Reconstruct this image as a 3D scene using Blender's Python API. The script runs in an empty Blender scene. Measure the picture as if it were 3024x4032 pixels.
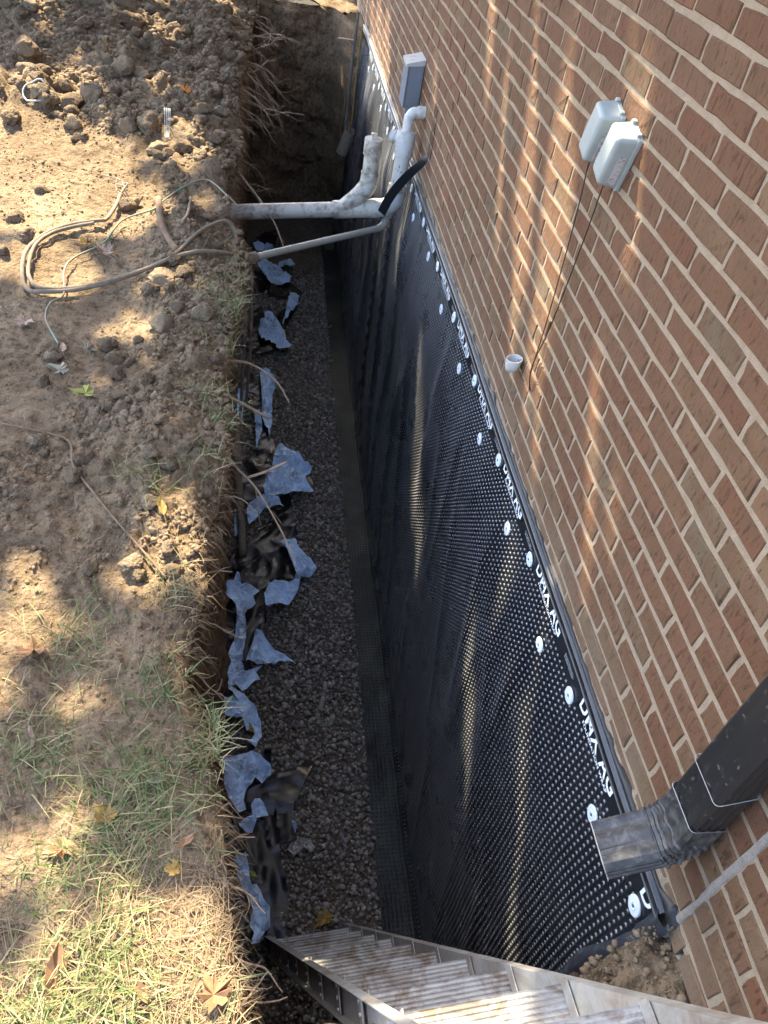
import bpy, math, random
import numpy as np
from mathutils import Vector, Matrix, geometry as mgeo

random.seed(7)
rng = np.random.default_rng(11)
R = math.radians

# ------------------------------------------------------------------ camera, sky, sun, exposure
scene = bpy.context.scene
COL = scene.collection
CAM_LOC = Vector((-0.934, 0.0, 1.781))
CAM_R = np.array([[0.984, -0.1035, 0.1448], [0.0322, -0.6968, -0.7166], [0.1751, 0.7098, -0.6823]])  # right, down, forward
FOC = 1.01562                                                                                       # focal length / picture width
cam_data = bpy.data.cameras.new('camera')
cam = bpy.data.objects.new('camera', cam_data)
COL.objects.link(cam)
cam_data.sensor_fit = 'HORIZONTAL'
cam_data.sensor_width = 36.0
cam_data.lens = 36.0 * FOC
cam_data.clip_start = 0.05
cam_data.clip_end = 400.0
r_, d_, f_ = [Vector(v).normalized() for v in CAM_R]
cam.matrix_world = Matrix(((r_.x, -d_.x, -f_.x, CAM_LOC.x), (r_.y, -d_.y, -f_.y, CAM_LOC.y), (r_.z, -d_.z, -f_.z, CAM_LOC.z), (0, 0, 0, 1)))
scene.camera = cam

SUN = Vector((-0.27, 0.58, 0.77)).normalized()          # direction towards the sun
world = bpy.data.worlds.new('World')
scene.world = world
world.use_nodes = True
wn = world.node_tree.nodes
sky = wn.new('ShaderNodeTexSky')
sky.sky_type = 'NISHITA'
sky.sun_disc = False
sky.air_density = 0.75
sky.dust_density = 2.5
sky.ozone_density = 0.6
sky.sun_elevation = math.asin(SUN.z)
sky.sun_rotation = math.atan2(SUN.x, SUN.y)
wn['Background'].inputs['Strength'].default_value = 0.15
world.node_tree.links.new(sky.outputs[0], wn['Background'].inputs['Color'])
sun_data = bpy.data.lights.new('sun', 'SUN')
sun_data.energy = 3.5
sun_data.angle = R(0.53)
sun_data.color = (1.0, 0.86, 0.62)
sun = bpy.data.objects.new('sun', sun_data)
COL.objects.link(sun)
sun.rotation_euler = SUN.to_track_quat('Z', 'Y').to_euler()
scene.view_settings.view_transform = 'Standard'
scene.view_settings.look = 'None'
scene.view_settings.gamma = 1.0
scene.view_settings.exposure = 3.0
scene.view_settings.use_curve_mapping = False
scene.cycles.use_denoising = True
scene.cycles.max_bounces = 8
scene.cycles.diffuse_bounces = 6

# ------------------------------------------------------------------ helpers
def tag(o, label=None, cat=None, group=None, kind=None):
    if label: o['label'] = label
    if cat: o['category'] = cat
    if group: o['group'] = group
    if kind: o['kind'] = kind
    return o

def link(name, me, mat=None, parent=None, smooth=False):
    o = bpy.data.objects.new(name, me)
    COL.objects.link(o)
    if mat and not me.materials: me.materials.append(mat)
    if parent: o.parent = parent
    if smooth: me.polygons.foreach_set('use_smooth', np.ones(len(me.polygons), dtype=bool))
    return o

def empty(name, loc=(0, 0, 0)):
    o = bpy.data.objects.new(name, None)
    COL.objects.link(o)
    o.location = loc
    o.empty_display_size = 0.1
    return o

def npmesh(name, verts, faces):
    """faces: (N,3) or (N,4) int array, or a list of such arrays"""
    me = bpy.data.meshes.new(name)
    verts = np.asarray(verts, dtype=np.float32)
    if not isinstance(faces, (list, tuple)): faces = [faces]
    faces = [np.asarray(f, dtype=np.int32) for f in faces if len(f)]
    me.vertices.add(len(verts))
    me.vertices.foreach_set('co', verts.ravel())
    tot = sum(len(f) for f in faces)
    idx = np.concatenate([f.ravel() for f in faces])
    me.loops.add(len(idx))
    me.loops.foreach_set('vertex_index', idx)
    me.polygons.add(tot)
    sizes = np.concatenate([np.full(len(f), f.shape[1]) for f in faces])
    starts = np.concatenate([[0], np.cumsum(sizes)[:-1]])
    me.polygons.foreach_set('loop_start', starts.astype(np.int32))
    me.update(calc_edges=True)
    me.validate()
    return me

def pymesh(name, verts, faces):
    me = bpy.data.meshes.new(name)
    me.from_pydata([tuple(v) for v in verts], [], [tuple(f) for f in faces])
    me.update()
    return me

def face_attr(me, name, vals):
    a = me.attributes.new(name, 'FLOAT', 'FACE')
    a.data.foreach_set('value', np.asarray(vals, dtype=np.float32))

def point_attr(me, name, vals):
    a = me.attributes.new(name, 'FLOAT', 'POINT')
    a.data.foreach_set('value', np.asarray(vals, dtype=np.float32))

def _hash(ix, iy, iz, seed):
    n = (ix * 374761393 + iy * 668265263 + iz * 2147483647 + seed * 1274126177) & 0xFFFFFFFF
    n = ((n ^ (n >> 13)) * 1274126177) & 0xFFFFFFFF
    n = n ^ (n >> 16)
    return (n & 0xFFFF) / 65535.0

def vnoise(x, y, z=0.0, seed=0):
    x = np.asarray(x, float); y = np.asarray(y, float); z = np.zeros_like(x) + z
    ix = np.floor(x).astype(np.int64); iy = np.floor(y).astype(np.int64); iz = np.floor(z).astype(np.int64)
    fx, fy, fz = x - ix, y - iy, z - iz
    fx, fy, fz = [t * t * (3 - 2 * t) for t in (fx, fy, fz)]
    def h(a, b, c): return _hash(ix + a, iy + b, iz + c, seed)
    c00 = h(0,0,0)*(1-fx)+h(1,0,0)*fx; c10 = h(0,1,0)*(1-fx)+h(1,1,0)*fx
    c01 = h(0,0,1)*(1-fx)+h(1,0,1)*fx; c11 = h(0,1,1)*(1-fx)+h(1,1,1)*fx
    return ((c00*(1-fy)+c10*fy)*(1-fz) + (c01*(1-fy)+c11*fy)*fz) * 2 - 1

def fbm(x, y, z=0.0, octv=4, seed=0, gain=0.5):
    s = 0; a = 1.0; f = 1.0
    for k in range(octv):
        s = s + a * vnoise(np.asarray(x)*f, np.asarray(y)*f, np.asarray(z)*f, seed + k*17)
        a *= gain; f *= 2.03
    return s

def sstep(a, b, x):
    t = np.clip((np.asarray(x, float) - a) / (b - a), 0, 1)
    return t * t * (3 - 2 * t)

def grid_faces(nr, nc):
    i = np.arange(nr - 1)[:, None]; j = np.arange(nc - 1)[None, :]
    a = i * nc + j
    return np.stack([a, a + 1, a + nc + 1, a + nc], -1).reshape(-1, 4)

def catmull(pts, n=6):
    P = [Vector(p) for p in pts]
    P = [P[0] * 2 - P[1]] + P + [P[-1] * 2 - P[-2]]
    out = []
    for i in range(1, len(P) - 2):
        p0, p1, p2, p3 = P[i-1], P[i], P[i+1], P[i+2]
        for k in range(n):
            t = k / n
            out.append(0.5 * ((2*p1) + (p2-p0)*t + (2*p0-5*p1+4*p2-p3)*t*t + (3*p1-p0-3*p2+p3)*t**3))
    out.append(P[-2])
    return out

class MB:
    """collects shapes for one mesh"""
    def __init__(self): self.v = []; self.f = []
    def add(self, vs, fs):
        o = len(self.v); self.v += [tuple(v) for v in vs]; self.f += [tuple(i + o for i in f) for f in fs]
    def tube(self, path, rad, n=8, cap=True, closed_ends=None):
        path = [Vector(p) for p in path]
        if not hasattr(rad, '__len__'): rad = [rad] * len(path)
        rings = []; up = None
        for i, p in enumerate(path):
            t = (path[min(i+1, len(path)-1)] - path[max(i-1, 0)])
            if t.length < 1e-9: t = Vector((0, 0, 1))
            t.normalize()
            if up is None:
                up = Vector((0, 0, 1)) if abs(t.z) < 0.9 else Vector((1, 0, 0))
            a = t.cross(up)
            if a.length < 1e-6: a = t.orthogonal()
            a.normalize(); b = a.cross(t).normalized(); up = b
            rings.append([p + (a * math.cos(2*math.pi*k/n) + b * math.sin(2*math.pi*k/n)) * rad[i] for k in range(n)])
        vs = [v for r in rings for v in r]; fs = []
        for i in range(len(rings) - 1):
            for k in range(n):
                fs.append((i*n+k, i*n+(k+1) % n, (i+1)*n+(k+1) % n, (i+1)*n+k))
        if cap:
            fs.append(tuple(range(n))[::-1]); fs.append(tuple((len(rings)-1)*n + k for k in range(n)))
        self.add(vs, fs)
    def box(self, c, s, M=None, bev=0.0):
        cx, cy, cz = c; hx, hy, hz = s[0]/2, s[1]/2, s[2]/2
        if bev <= 0:
            vs = [Vector((cx + a*hx, cy + b*hy, cz + d*hz)) for a in (-1, 1) for b in (-1, 1) for d in (-1, 1)]
            fs = [(0,1,3,2),(4,6,7,5),(0,4,5,1),(2,3,7,6),(0,2,6,4),(1,5,7,3)]
        else:
            prof = []
            for sy, sz in ((1,1),(-1,1),(-1,-1),(1,-1)):
                pts = [(hy, hz-bev), (hy-bev*0.3, hz-bev*0.3), (hy-bev, hz)]
                if sy*sz < 0: pts = pts[::-1]
                prof += [(sy*p[0], sz*p[1]) for p in pts]
            vs = []; n = len(prof)
            for xx, k in ((-hx, bev), (-hx+bev, 0), (hx-bev, 0), (hx, bev)):
                for (py, pz) in prof:
                    vs.append(Vector((cx+xx, cy+py*(1-k/max(hy,1e-6)), cz+pz*(1-k/max(hz,1e-6)))))
            fs = []
            for i in range(3):
                for k in range(n): fs.append((i*n+k, i*n+(k+1) % n, (i+1)*n+(k+1) % n, (i+1)*n+k))
            fs.append(tuple(range(n))[::-1]); fs.append(tuple(3*n+k for k in range(n)))
        if M is not None: vs = [M @ v for v in vs]
        self.add(vs, fs)
    def extrude(self, prof, path_a, path_b):
        """prof: list of (u,v); path_a/b: functions (u,v)->point at either end"""
        n = len(prof)
        vs = [path_a(u, v) for u, v in prof] + [path_b(u, v) for u, v in prof]
        fs = [(k, (k+1) % n, n+(k+1) % n, n+k) for k in range(n)]
        fs += [tuple(range(n))[::-1], tuple(n+k for k in range(n))]
        self.add(vs, fs)
    def build(self, name, mat, parent=None, smooth=False):
        me = pymesh(name, self.v, self.f)
        return link(name, me, mat, parent, smooth)

def autosmooth(o, ang=35):
    me = o.data
    me.polygons.foreach_set('use_smooth', np.ones(len(me.polygons), dtype=bool))
    try: me.set_sharp_from_angle(angle=R(ang))
    except Exception: pass
    return o

# ------------------------------------------------------------------ materials
class NT:
    def __init__(self, name):
        self.m = bpy.data.materials.new(name); self.m.use_nodes = True
        self.t = self.m.node_tree; self.n = self.t.nodes
        self.b = self.n['Principled BSDF']
    def new(self, k, **kw):
        n = self.n.new(k)
        for a, v in kw.items(): setattr(n, a, v)
        return n
    def l(self, a, b): self.t.links.new(a, b)
    def pos(self, scale=(1, 1, 1), local=False, rot=(0, 0, 0)):
        src = self.new('ShaderNodeTexCoord').outputs['Object'] if local else self.new('ShaderNodeNewGeometry').outputs['Position']
        mp = self.new('ShaderNodeMapping'); mp.inputs['Scale'].default_value = scale; mp.inputs['Rotation'].default_value = rot
        self.l(src, mp.inputs['Vector']); return mp.outputs[0]
    def noise(self, vec, scale, detail=4, rough=0.55, dist=0.0):
        n = self.new('ShaderNodeTexNoise'); n.inputs['Scale'].default_value = scale; n.inputs['Detail'].default_value = detail
        n.inputs['Roughness'].default_value = rough; n.inputs['Distortion'].default_value = dist
        self.l(vec, n.inputs['Vector']); return n.outputs['Fac']
    def ramp(self, fac, stops):
        r = self.new('ShaderNodeValToRGB'); e = r.color_ramp.elements
        while len(e) < len(stops): e.new(0.5)
        for k, (p, c) in enumerate(stops):
            e[k].position = p; e[k].color = c if len(c) == 4 else (*c, 1)
        self.l(fac, r.inputs[0]); return r.outputs[0]
    def mix(self, fac, a, b, mode='MIX'):
        x = self.new('ShaderNodeMix', data_type='RGBA', blend_type=mode)
        for s, v in ((x.inputs[0], fac), (x.inputs[6], a), (x.inputs[7], b)):
            if hasattr(v, 'links') or isinstance(v, bpy.types.NodeSocket): self.l(v, s)
            elif isinstance(v, (int, float)): s.default_value = v
            else: s.default_value = (*v, 1)
        return x.outputs[2]
    def math(self, op, a, b=0.5, clamp=False):
        x = self.new('ShaderNodeMath', operation=op, use_clamp=clamp)
        for s, v in ((x.inputs[0], a), (x.inputs[1], b)):
            if isinstance(v, bpy.types.NodeSocket): self.l(v, s)
            else: s.default_value = v
        return x.outputs[0]
    def attr(self, name):
        a = self.new('ShaderNodeAttribute'); a.attribute_name = name; return a.outputs['Fac']
    def rnd(self): return self.new('ShaderNodeObjectInfo').outputs['Random']
    def bump(self, h, strength=0.5, dist=0.005):
        b = self.new('ShaderNodeBump'); b.inputs['Strength'].default_value = strength; b.inputs['Distance'].default_value = dist
        self.l(h, b.inputs['Height']); self.l(b.outputs[0], self.b.inputs['Normal'])
    def set(self, col=None, rough=None, metal=None, spec=None):
        if col is not None:
            if isinstance(col, bpy.types.NodeSocket): self.l(col, self.b.inputs['Base Color'])
            else: self.b.inputs['Base Color'].default_value = (*col, 1)
        if rough is not None:
            if isinstance(rough, bpy.types.NodeSocket): self.l(rough, self.b.inputs['Roughness'])
            else: self.b.inputs['Roughness'].default_value = rough
        if metal is not None: self.b.inputs['Metallic'].default_value = metal
        if spec is not None: self.b.inputs['Specular IOR Level'].default_value = spec
        return self.m

def mat_soil(name, a, b, c, bumpd=0.006, sc=1.0):
    t = NT(name); p = t.pos()
    n1 = t.noise(p, 2.2*sc, 5, 0.6); n2 = t.noise(p, 34*sc, 6, 0.7); n3 = t.noise(p, 150*sc, 4, 0.7)
    vor = t.new('ShaderNodeTexVoronoi'); vor.inputs['Scale'].default_value = 75*sc; t.l(p, vor.inputs['Vector'])
    col = t.ramp(n1, [(0.32, a), (0.52, b), (0.7, c)])
    dark = tuple(v*.5 for v in a); pale = tuple(min(0.6, v*1.3) for v in c)
    col = t.mix(t.ramp(n2, [(0.36, (0.9,0.9,0.9)), (0.52, (0,0,0))]), col, dark)
    col = t.mix(t.ramp(n3, [(0.30, (0.8,0.8,0.8)), (0.46, (0,0,0))]), col, dark)
    col = t.mix(t.ramp(n3, [(0.60, (0,0,0)), (0.74, (0.65,0.65,0.65))]), col, pale)
    h = t.math('ADD', t.math('MULTIPLY', n2, 1.4), t.math('ADD', t.math('MULTIPLY', n3, 0.6), t.math('MULTIPLY', vor.outputs['Distance'], -0.35)))
    t.bump(h, 1.0, bumpd * 1.7)
    return t.set(col, 0.95, 0, 0.2)

M = {}
M['soil'] = mat_soil('soil_topsoil', (0.19, 0.132, 0.077), (0.27, 0.193, 0.116), (0.36, 0.27, 0.165), 0.010)
M['bank'] = mat_soil('soil_cut_bank', (0.15, 0.092, 0.053), (0.24, 0.152, 0.088), (0.34, 0.23, 0.14), 0.03, 0.8)
M['endsoil_lit'] = mat_soil('lightened_end_face', (0.33, 0.215, 0.125), (0.48, 0.325, 0.195), (0.60, 0.425, 0.265), 0.03, 0.8)  # far end soil painted paler than the bank, as if lit
M['floor'] = mat_soil('soil_floor', (0.17, 0.13, 0.092), (0.22, 0.17, 0.12), (0.28, 0.22, 0.16), 0.01)

def mat_clod(name, lo, hi):
    t = NT(name); p = t.pos(local=True)
    n = t.noise(p, 6, 5, 0.65); n2 = t.noise(t.pos(), 120, 4, 0.6)
    v = t.rnd()
    base = t.ramp(v, [(0.0, lo), (0.6, tuple((lo[i]+hi[i])/2 for i in range(3))), (1.0, hi)])
    col = t.mix(t.ramp(n2, [(0.3, (0,0,0)), (0.75, (1,1,1))]), t.mix(0.4, base, (lo[0]*.5, lo[1]*.5, lo[2]*.5)), base)
    t.bump(t.math('ADD', n2, n), 1.0, 0.016)
    return t.set(col, 0.95, 0, 0.2)
M['clod'] = mat_clod('soil_clods', (0.18, 0.125, 0.076), (0.33, 0.25, 0.16))
def mat_attr_clod():
    t = NT('soil_crumbs'); v = t.attr('rnd'); n2 = t.noise(t.pos(), 160, 3, 0.6)
    base = t.ramp(v, [(0.0, (0.185, 0.13, 0.08)), (0.55, (0.26, 0.19, 0.12)), (0.93, (0.33, 0.25, 0.165)), (1.0, (0.40, 0.33, 0.25))])
    base = t.mix(0.62, base, t.ramp(t.noise(t.pos(), 2.2, 5, 0.6), [(0.32, (0.165, 0.115, 0.067)), (0.52, (0.235, 0.168, 0.10)), (0.7, (0.32, 0.24, 0.147))]))
    col = t.mix(t.ramp(n2, [(0.3, (0,0,0)), (0.75, (1,1,1))]), t.mix(0.45, base, (0.07, 0.05, 0.03)), base)
    t.bump(n2, 1.0, 0.006)
    return t.set(col, 0.95, 0, 0.2)
M['crumb'] = mat_attr_clod()
def mat_gravel():
    t = NT('crushed_gravel'); v = t.attr('rnd'); n2 = t.noise(t.pos(), 140, 3, 0.6)
    base = t.ramp(v, [(0.0, (0.20, 0.18, 0.155)), (0.5, (0.34, 0.30, 0.26)), (0.9, (0.46, 0.42, 0.365)), (1.0, (0.60, 0.56, 0.50))])
    col = t.mix(t.math('MULTIPLY', n2, 0.6), base, (0.13, 0.112, 0.093))
    t.bump(n2, 0.5, 0.003)
    return t.set(col, 0.8, 0, 0.35)
M['gravel'] = mat_gravel()

def mat_brick(near=False):
    t = NT('rug_brick'); v = t.rnd()
    p = t.pos((260, 90, 22)); ph = t.pos((70, 60, 60)); pf = t.pos((1, 1, 1))
    base = t.ramp(v, [(0.0, (0.130, 0.058, 0.030)), (0.35, (0.151, 0.073, 0.039)), (0.62, (0.143, 0.077, 0.043)), (0.82, (0.159, 0.089, 0.048)), (0.93, (0.159, 0.103, 0.056)), (1.0, (0.119, 0.095, 0.063))])
    big = t.noise(pf, 14, 3, 0.5)
    base = t.mix(t.ramp(big, [(0.35, (0,0,0)), (0.7, (1,1,1))]), base, (0.125, 0.070, 0.037))
    v1 = t.noise(p, 1.0, 4, 0.6)
    fine = t.noise(pf, 420, 3, 0.7)
    mott = t.noise(ph, 1.0, 4, 0.7)
    col = t.mix(t.ramp(v1, [(0.33, (0.9,0.9,0.9)), (0.45, (0,0,0))]), base, (0.063, 0.032, 0.016))
    col = t.mix(t.ramp(mott, [(0.30, (0.85,0.85,0.85)), (0.42, (0,0,0))]), col, (0.054, 0.029, 0.016))
    col = t.mix(t.ramp(fine, [(0.64, (0,0,0)), (0.74, (0.75,0.75,0.75))]), col, (0.255, 0.185, 0.115))
    dustn = t.noise(pf, 5, 4, 0.6)
    pz = t.new('ShaderNodeSeparateXYZ'); t.l(t.new('ShaderNodeNewGeometry').outputs['Position'], pz.inputs[0])
    low = t.ramp(t.math('ADD', pz.outputs['Z'], t.math('MULTIPLY', t.math('SUBTRACT', dustn, 0.5), 0.5)), [(0.02, (0.75,0.75,0.75)), (0.30, (0,0,0))])
    col = t.mix(low, col, (0.176, 0.126, 0.081))
    t.bump(t.math('ADD', t.math('MULTIPLY', v1, 1.2), t.math('ADD', mott, t.math('MULTIPLY', fine, 0.5))), 0.75, 0.004)
    return t.set(col, 0.9, 0, 0.25)
M['brick'] = mat_brick()
def mat_mortar(name, a, b):
    t = NT(name); p = t.pos(); n = t.noise(p, 30, 4, 0.6); f = t.noise(p, 350, 3, 0.65)
    col = t.ramp(n, [(0.3, a), (0.7, b)])
    col = t.mix(t.ramp(f, [(0.34, (0.7,0.7,0.7)), (0.5, (0,0,0))]), col, (a[0]*.55, a[1]*.55, a[2]*.5))
    t.bump(t.math('ADD', f, n), 0.8, 0.004)
    return t.set(col, 0.95, 0, 0.2)
M['mortar'] = mat_mortar('lime_mortar', (0.29, 0.225, 0.152), (0.385, 0.305, 0.212))
M['patch'] = mat_mortar('grey_patch_mortar', (0.25, 0.22, 0.18), (0.34, 0.305, 0.255))
M['concrete'] = mat_mortar('bare_concrete', (0.32, 0.29, 0.245), (0.42, 0.385, 0.33))

def mat_membrane():
    t = NT('black_dimple_plastic'); p = t.pos()
    d = t.noise(p, 4, 5, 0.65); s = t.noise(t.pos((1, 1, 12)), 20, 4, 0.6)
    dust = t.math('MULTIPLY', t.ramp(d, [(0.45, (0,0,0)), (0.75, (1,1,1))]), t.ramp(s, [(0.45, (0,0,0)), (0.8, (1,1,1))]))
    col = t.mix(t.math('MULTIPLY', dust, 0.28), (0.011, 0.012, 0.014), (0.13, 0.115, 0.09))
    # sky glints painted as pale grey on the up-facing dimple facets
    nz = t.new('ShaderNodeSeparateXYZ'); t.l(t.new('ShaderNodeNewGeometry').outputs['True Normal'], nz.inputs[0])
    glint = t.math('MULTIPLY', t.ramp(nz.outputs['Z'], [(0.22, (0,0,0)), (0.6, (1,1,1))]), t.ramp(t.noise(p, 9, 3, 0.6), [(0.25, (0.5,0.5,0.5)), (0.6, (1,1,1))]))
    col = t.mix(t.math('MULTIPLY', glint, t.attr('cup')), col, (0.27, 0.275, 0.28))
    return t.set(col, t.ramp(d, [(0.3, (0.22,0.22,0.22)), (0.7, (0.36,0.36,0.36))]), 0, 0.85)
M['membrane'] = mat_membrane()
def mat_plain(name, col, rough, metal=0.0, spec=0.5, dirt=None, dscale=12, dlo=0.5, dhi=0.7, bump=0.0):
    t = NT(name); p = t.pos()
    c = col
    if dirt is not None:
        n = t.noise(p, dscale, 6, 0.68, 0.4)
        c = t.mix(t.ramp(n, [(dlo, (0,0,0)), (dhi, (1,1,1))]), col, dirt)
        if bump: t.bump(n, 0.5, bump)
    return t.set(c, rough, metal, spec)
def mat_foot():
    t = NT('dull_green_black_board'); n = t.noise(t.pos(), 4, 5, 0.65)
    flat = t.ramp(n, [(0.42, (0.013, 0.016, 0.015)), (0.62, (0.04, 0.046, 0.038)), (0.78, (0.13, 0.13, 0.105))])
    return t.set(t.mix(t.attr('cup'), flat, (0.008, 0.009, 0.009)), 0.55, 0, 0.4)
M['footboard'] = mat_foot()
M['bar'] = mat_plain('term_bar_plastic', (0.010, 0.011, 0.013), 0.35, 0, 0.5, (0.04, 0.04, 0.042), 9, 0.55, 0.8)
M['barlip'] = mat_plain('term_bar_grey_edge', (0.085, 0.10, 0.115), 0.45, 0, 0.5, (0.09, 0.09, 0.09), 30)
M['tar'] = mat_plain('black_sealant', (0.012, 0.012, 0.013), 0.5, 0, 0.5, (0.03, 0.03, 0.03), 60)
M['tape'] = mat_plain('crinkled_black_tape', (0.03, 0.034, 0.04), 0.35, 0, 0.7, (0.19, 0.19, 0.18), 26, 0.55, 0.78, 0.006)
M['white'] = mat_plain('white_plastic', (0.62, 0.67, 0.70), 0.45, 0, 0.5)
M['print'] = mat_plain('white_print', (0.72, 0.76, 0.78), 0.6, 0, 0.3)
M['pvc'] = mat_plain('white_pvc_muddy', (0.52, 0.485, 0.40), 0.45, 0, 0.45, (0.20, 0.15, 0.10), 13, 0.46, 0.64)
M['pvcclean'] = mat_plain('white_pvc_clean', (0.55, 0.545, 0.51), 0.42, 0, 0.45, (0.34, 0.30, 0.24), 22, 0.5, 0.72)
M['conduit'] = mat_plain('grey_pvc_conduit', (0.33, 0.325, 0.275), 0.5, 0, 0.45, (0.30, 0.26, 0.20), 14, 0.45, 0.7)
M['telecom'] = mat_plain('pale_grey_abs', (0.33, 0.365, 0.34), 0.5, 0, 0.4, (0.26, 0.285, 0.26), 9, 0.45, 0.8)
M['ebox'] = mat_plain('grey_painted_steel', (0.14, 0.16, 0.185), 0.55, 0.0, 0.4, (0.19, 0.205, 0.22), 18, 0.5, 0.8)
M['eboxtop'] = mat_plain('grey_steel_pale_top', (0.42, 0.41, 0.38), 0.6, 0.0, 0.4, (0.25, 0.15, 0.08), 22, 0.55, 0.72)  # hood much paler than the case, with brown blotches
M['sticker'] = mat_plain('faded_sticker', (0.5, 0.47, 0.44), 0.7, 0, 0.2, (0.26, 0.24, 0.23), 150, 0.5, 0.6)
M['spout'] = mat_plain('black_painted_aluminium', (0.018, 0.0175, 0.017), 0.36, 0, 0.55, (0.16, 0.15, 0.135), 75, 0.60, 0.70)
M['spoutdirty'] = mat_plain('dusty_downspout_elbow', (0.028, 0.028, 0.028), 0.42, 0, 0.5, (0.12, 0.115, 0.105), 45, 0.44, 0.72)
M['wire'] = mat_plain('dark_wire', (0.02, 0.018, 0.016), 0.5)
M['strapwire'] = mat_plain('bare_metal_strap', (0.28, 0.28, 0.27), 0.45, 0.5)
M['cable'] = mat_plain('muddy_grey_cable', (0.21, 0.17, 0.125), 0.85, 0, 0.25, (0.16, 0.125, 0.085), 40, 0.45, 0.65, 0.003)
M['gwire'] = mat_plain('green_wire_muddy', (0.10, 0.25, 0.17), 0.7, 0, 0.3, (0.24, 0.19, 0.13), 5, 0.42, 0.55)
M['root'] = mat_plain('pale_root_bark', (0.36, 0.27, 0.185), 0.9, 0, 0.2, (0.20, 0.135, 0.085), 30, 0.45, 0.7, 0.002)
M['rootdark'] = mat_plain('dark_root_bark', (0.20, 0.135, 0.085), 0.9, 0, 0.2, (0.11, 0.07, 0.045), 30, 0.45, 0.7, 0.002)
M['log'] = mat_plain('grey_branch_bark', (0.19, 0.165, 0.13), 0.9, 0, 0.2, (0.10, 0.08, 0.06), 22, 0.45, 0.65, 0.006)
M['wood'] = mat_plain('weathered_board', (0.36, 0.29, 0.21), 0.85, 0, 0.2, (0.23, 0.17, 0.11), 20)
def mat_ladder():
    t = NT('dirty_aluminium'); p = t.pos(); n = t.noise(p, 7, 6, 0.7, 0.6); n2 = t.noise(p, 55, 5, 0.7)
    col = t.mix(t.ramp(n, [(0.47, (0,0,0)), (0.66, (0.9,0.9,0.9))]), (0.40, 0.385, 0.345), (0.22, 0.175, 0.125))
    col = t.mix(t.ramp(n2, [(0.52, (0,0,0)), (0.66, (0.8,0.8,0.8))]), col, (0.34, 0.29, 0.23))
    return t.set(col, 0.5, 0.25, 0.5)
M['ladder'] = mat_ladder()
def mat_tread():
    t = NT('ribbed_tread_muddy'); p = t.pos(); n = t.noise(p, 9, 6, 0.7, 0.8); n2 = t.noise(t.pos((40, 140, 140)), 1.0, 4, 0.7)
    col = t.mix(t.ramp(n, [(0.47, (0,0,0)), (0.62, (1,1,1))]), (0.40, 0.39, 0.36), (0.18, 0.14, 0.10))
    col = t.mix(t.ramp(n2, [(0.56, (0,0,0)), (0.68, (0.8,0.8,0.8))]), col, (0.20, 0.165, 0.125))
    return t.set(col, 0.55, 0.15, 0.4)
M['tread'] = mat_tread()
def mat_film(name, col, dark, rough, ds, lo, hi):
    t = NT(name); p = t.pos(); n = t.noise(p, ds, 6, 0.7); n2 = t.noise(p, 60, 5, 0.7)
    c = t.mix(t.math('MULTIPLY', t.ramp(n, [(lo, (0,0,0)), (hi, (1,1,1))]), t.ramp(n2, [(0.4, (0,0,0)), (0.6, (1,1,1))])), col, dark)
    return t.set(c, rough, 0, 0.5)
M['bluefilm'] = mat_film('pale_blue_poly_film', (0.60, 0.78, 1.0), (0.10, 0.09, 0.075), 0.42, 5, 0.50, 0.66)
M['blackfilm'] = mat_film('black_poly_film', (0.010, 0.010, 0.012), (0.03, 0.028, 0.026), 0.36, 9, 0.6, 0.8)
M['clearfilm'] = mat_plain('dirty_clear_strip', (0.22, 0.22, 0.17), 0.4, 0, 0.5, (0.13, 0.12, 0.09), 20)
M['rag'] = mat_plain('dirty_white_rag', (0.42, 0.40, 0.36), 0.8, 0, 0.2, (0.25, 0.22, 0.17), 25)
def mat_leaf(name, a, b):
    t = NT(name); p = t.pos(); n = t.noise(p, 45, 4, 0.6)
    return t.set(t.ramp(n, [(0.35, a), (0.65, b)]), 0.7, 0, 0.3)
M['leafyellow'] = mat_leaf('leaf_yellow_green', (0.22, 0.24, 0.05), (0.32, 0.30, 0.08))
M['leafgrey'] = mat_leaf('leaf_grey_green', (0.20, 0.19, 0.135), (0.28, 0.255, 0.185))
M['leafbrown'] = mat_leaf('leaf_tan_brown', (0.19, 0.10, 0.05), (0.30, 0.175, 0.09))
M['leafpink'] = mat_leaf('leaf_pale_pinkish', (0.28, 0.19, 0.135), (0.37, 0.265, 0.195))
M['leaforange'] = mat_leaf('leaf_orange', (0.50, 0.15, 0.03), (0.60, 0.26, 0.06))
M['leafgold'] = mat_leaf('leaf_ochre', (0.26, 0.16, 0.04), (0.36, 0.235, 0.07))
def mat_grass():
    t = NT('grass_blades'); v = t.attr('rnd')
    col = t.ramp(v, [(0.0, (0.05, 0.08, 0.022)), (0.3, (0.085, 0.125, 0.035)), (0.5, (0.15, 0.165, 0.058)), (0.7, (0.25, 0.215, 0.10)), (1.0, (0.29, 0.225, 0.125))])
    t.b.inputs['Transmission Weight'].default_value = 0.0
    t.b.inputs['Subsurface Weight'].default_value = 0.0
    return t.set(col, 0.6, 0, 0.3)
M['grass'] = mat_grass()
def mat_straw():
    t = NT('dry_thatch'); v = t.attr('rnd')
    return t.set(t.ramp(v, [(0.0, (0.15, 0.10, 0.055)), (0.5, (0.22, 0.155, 0.09)), (1.0, (0.31, 0.235, 0.145))]), 0.8, 0, 0.2)
M['straw'] = mat_straw()
M['treeleaf'] = mat_leaf('maple_leaves', (0.06, 0.11, 0.025), (0.11, 0.15, 0.035))
M['bark'] = mat_plain('maple_bark', (0.12, 0.095, 0.07), 0.95, 0, 0.2, (0.06, 0.05, 0.04), 14)

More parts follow.
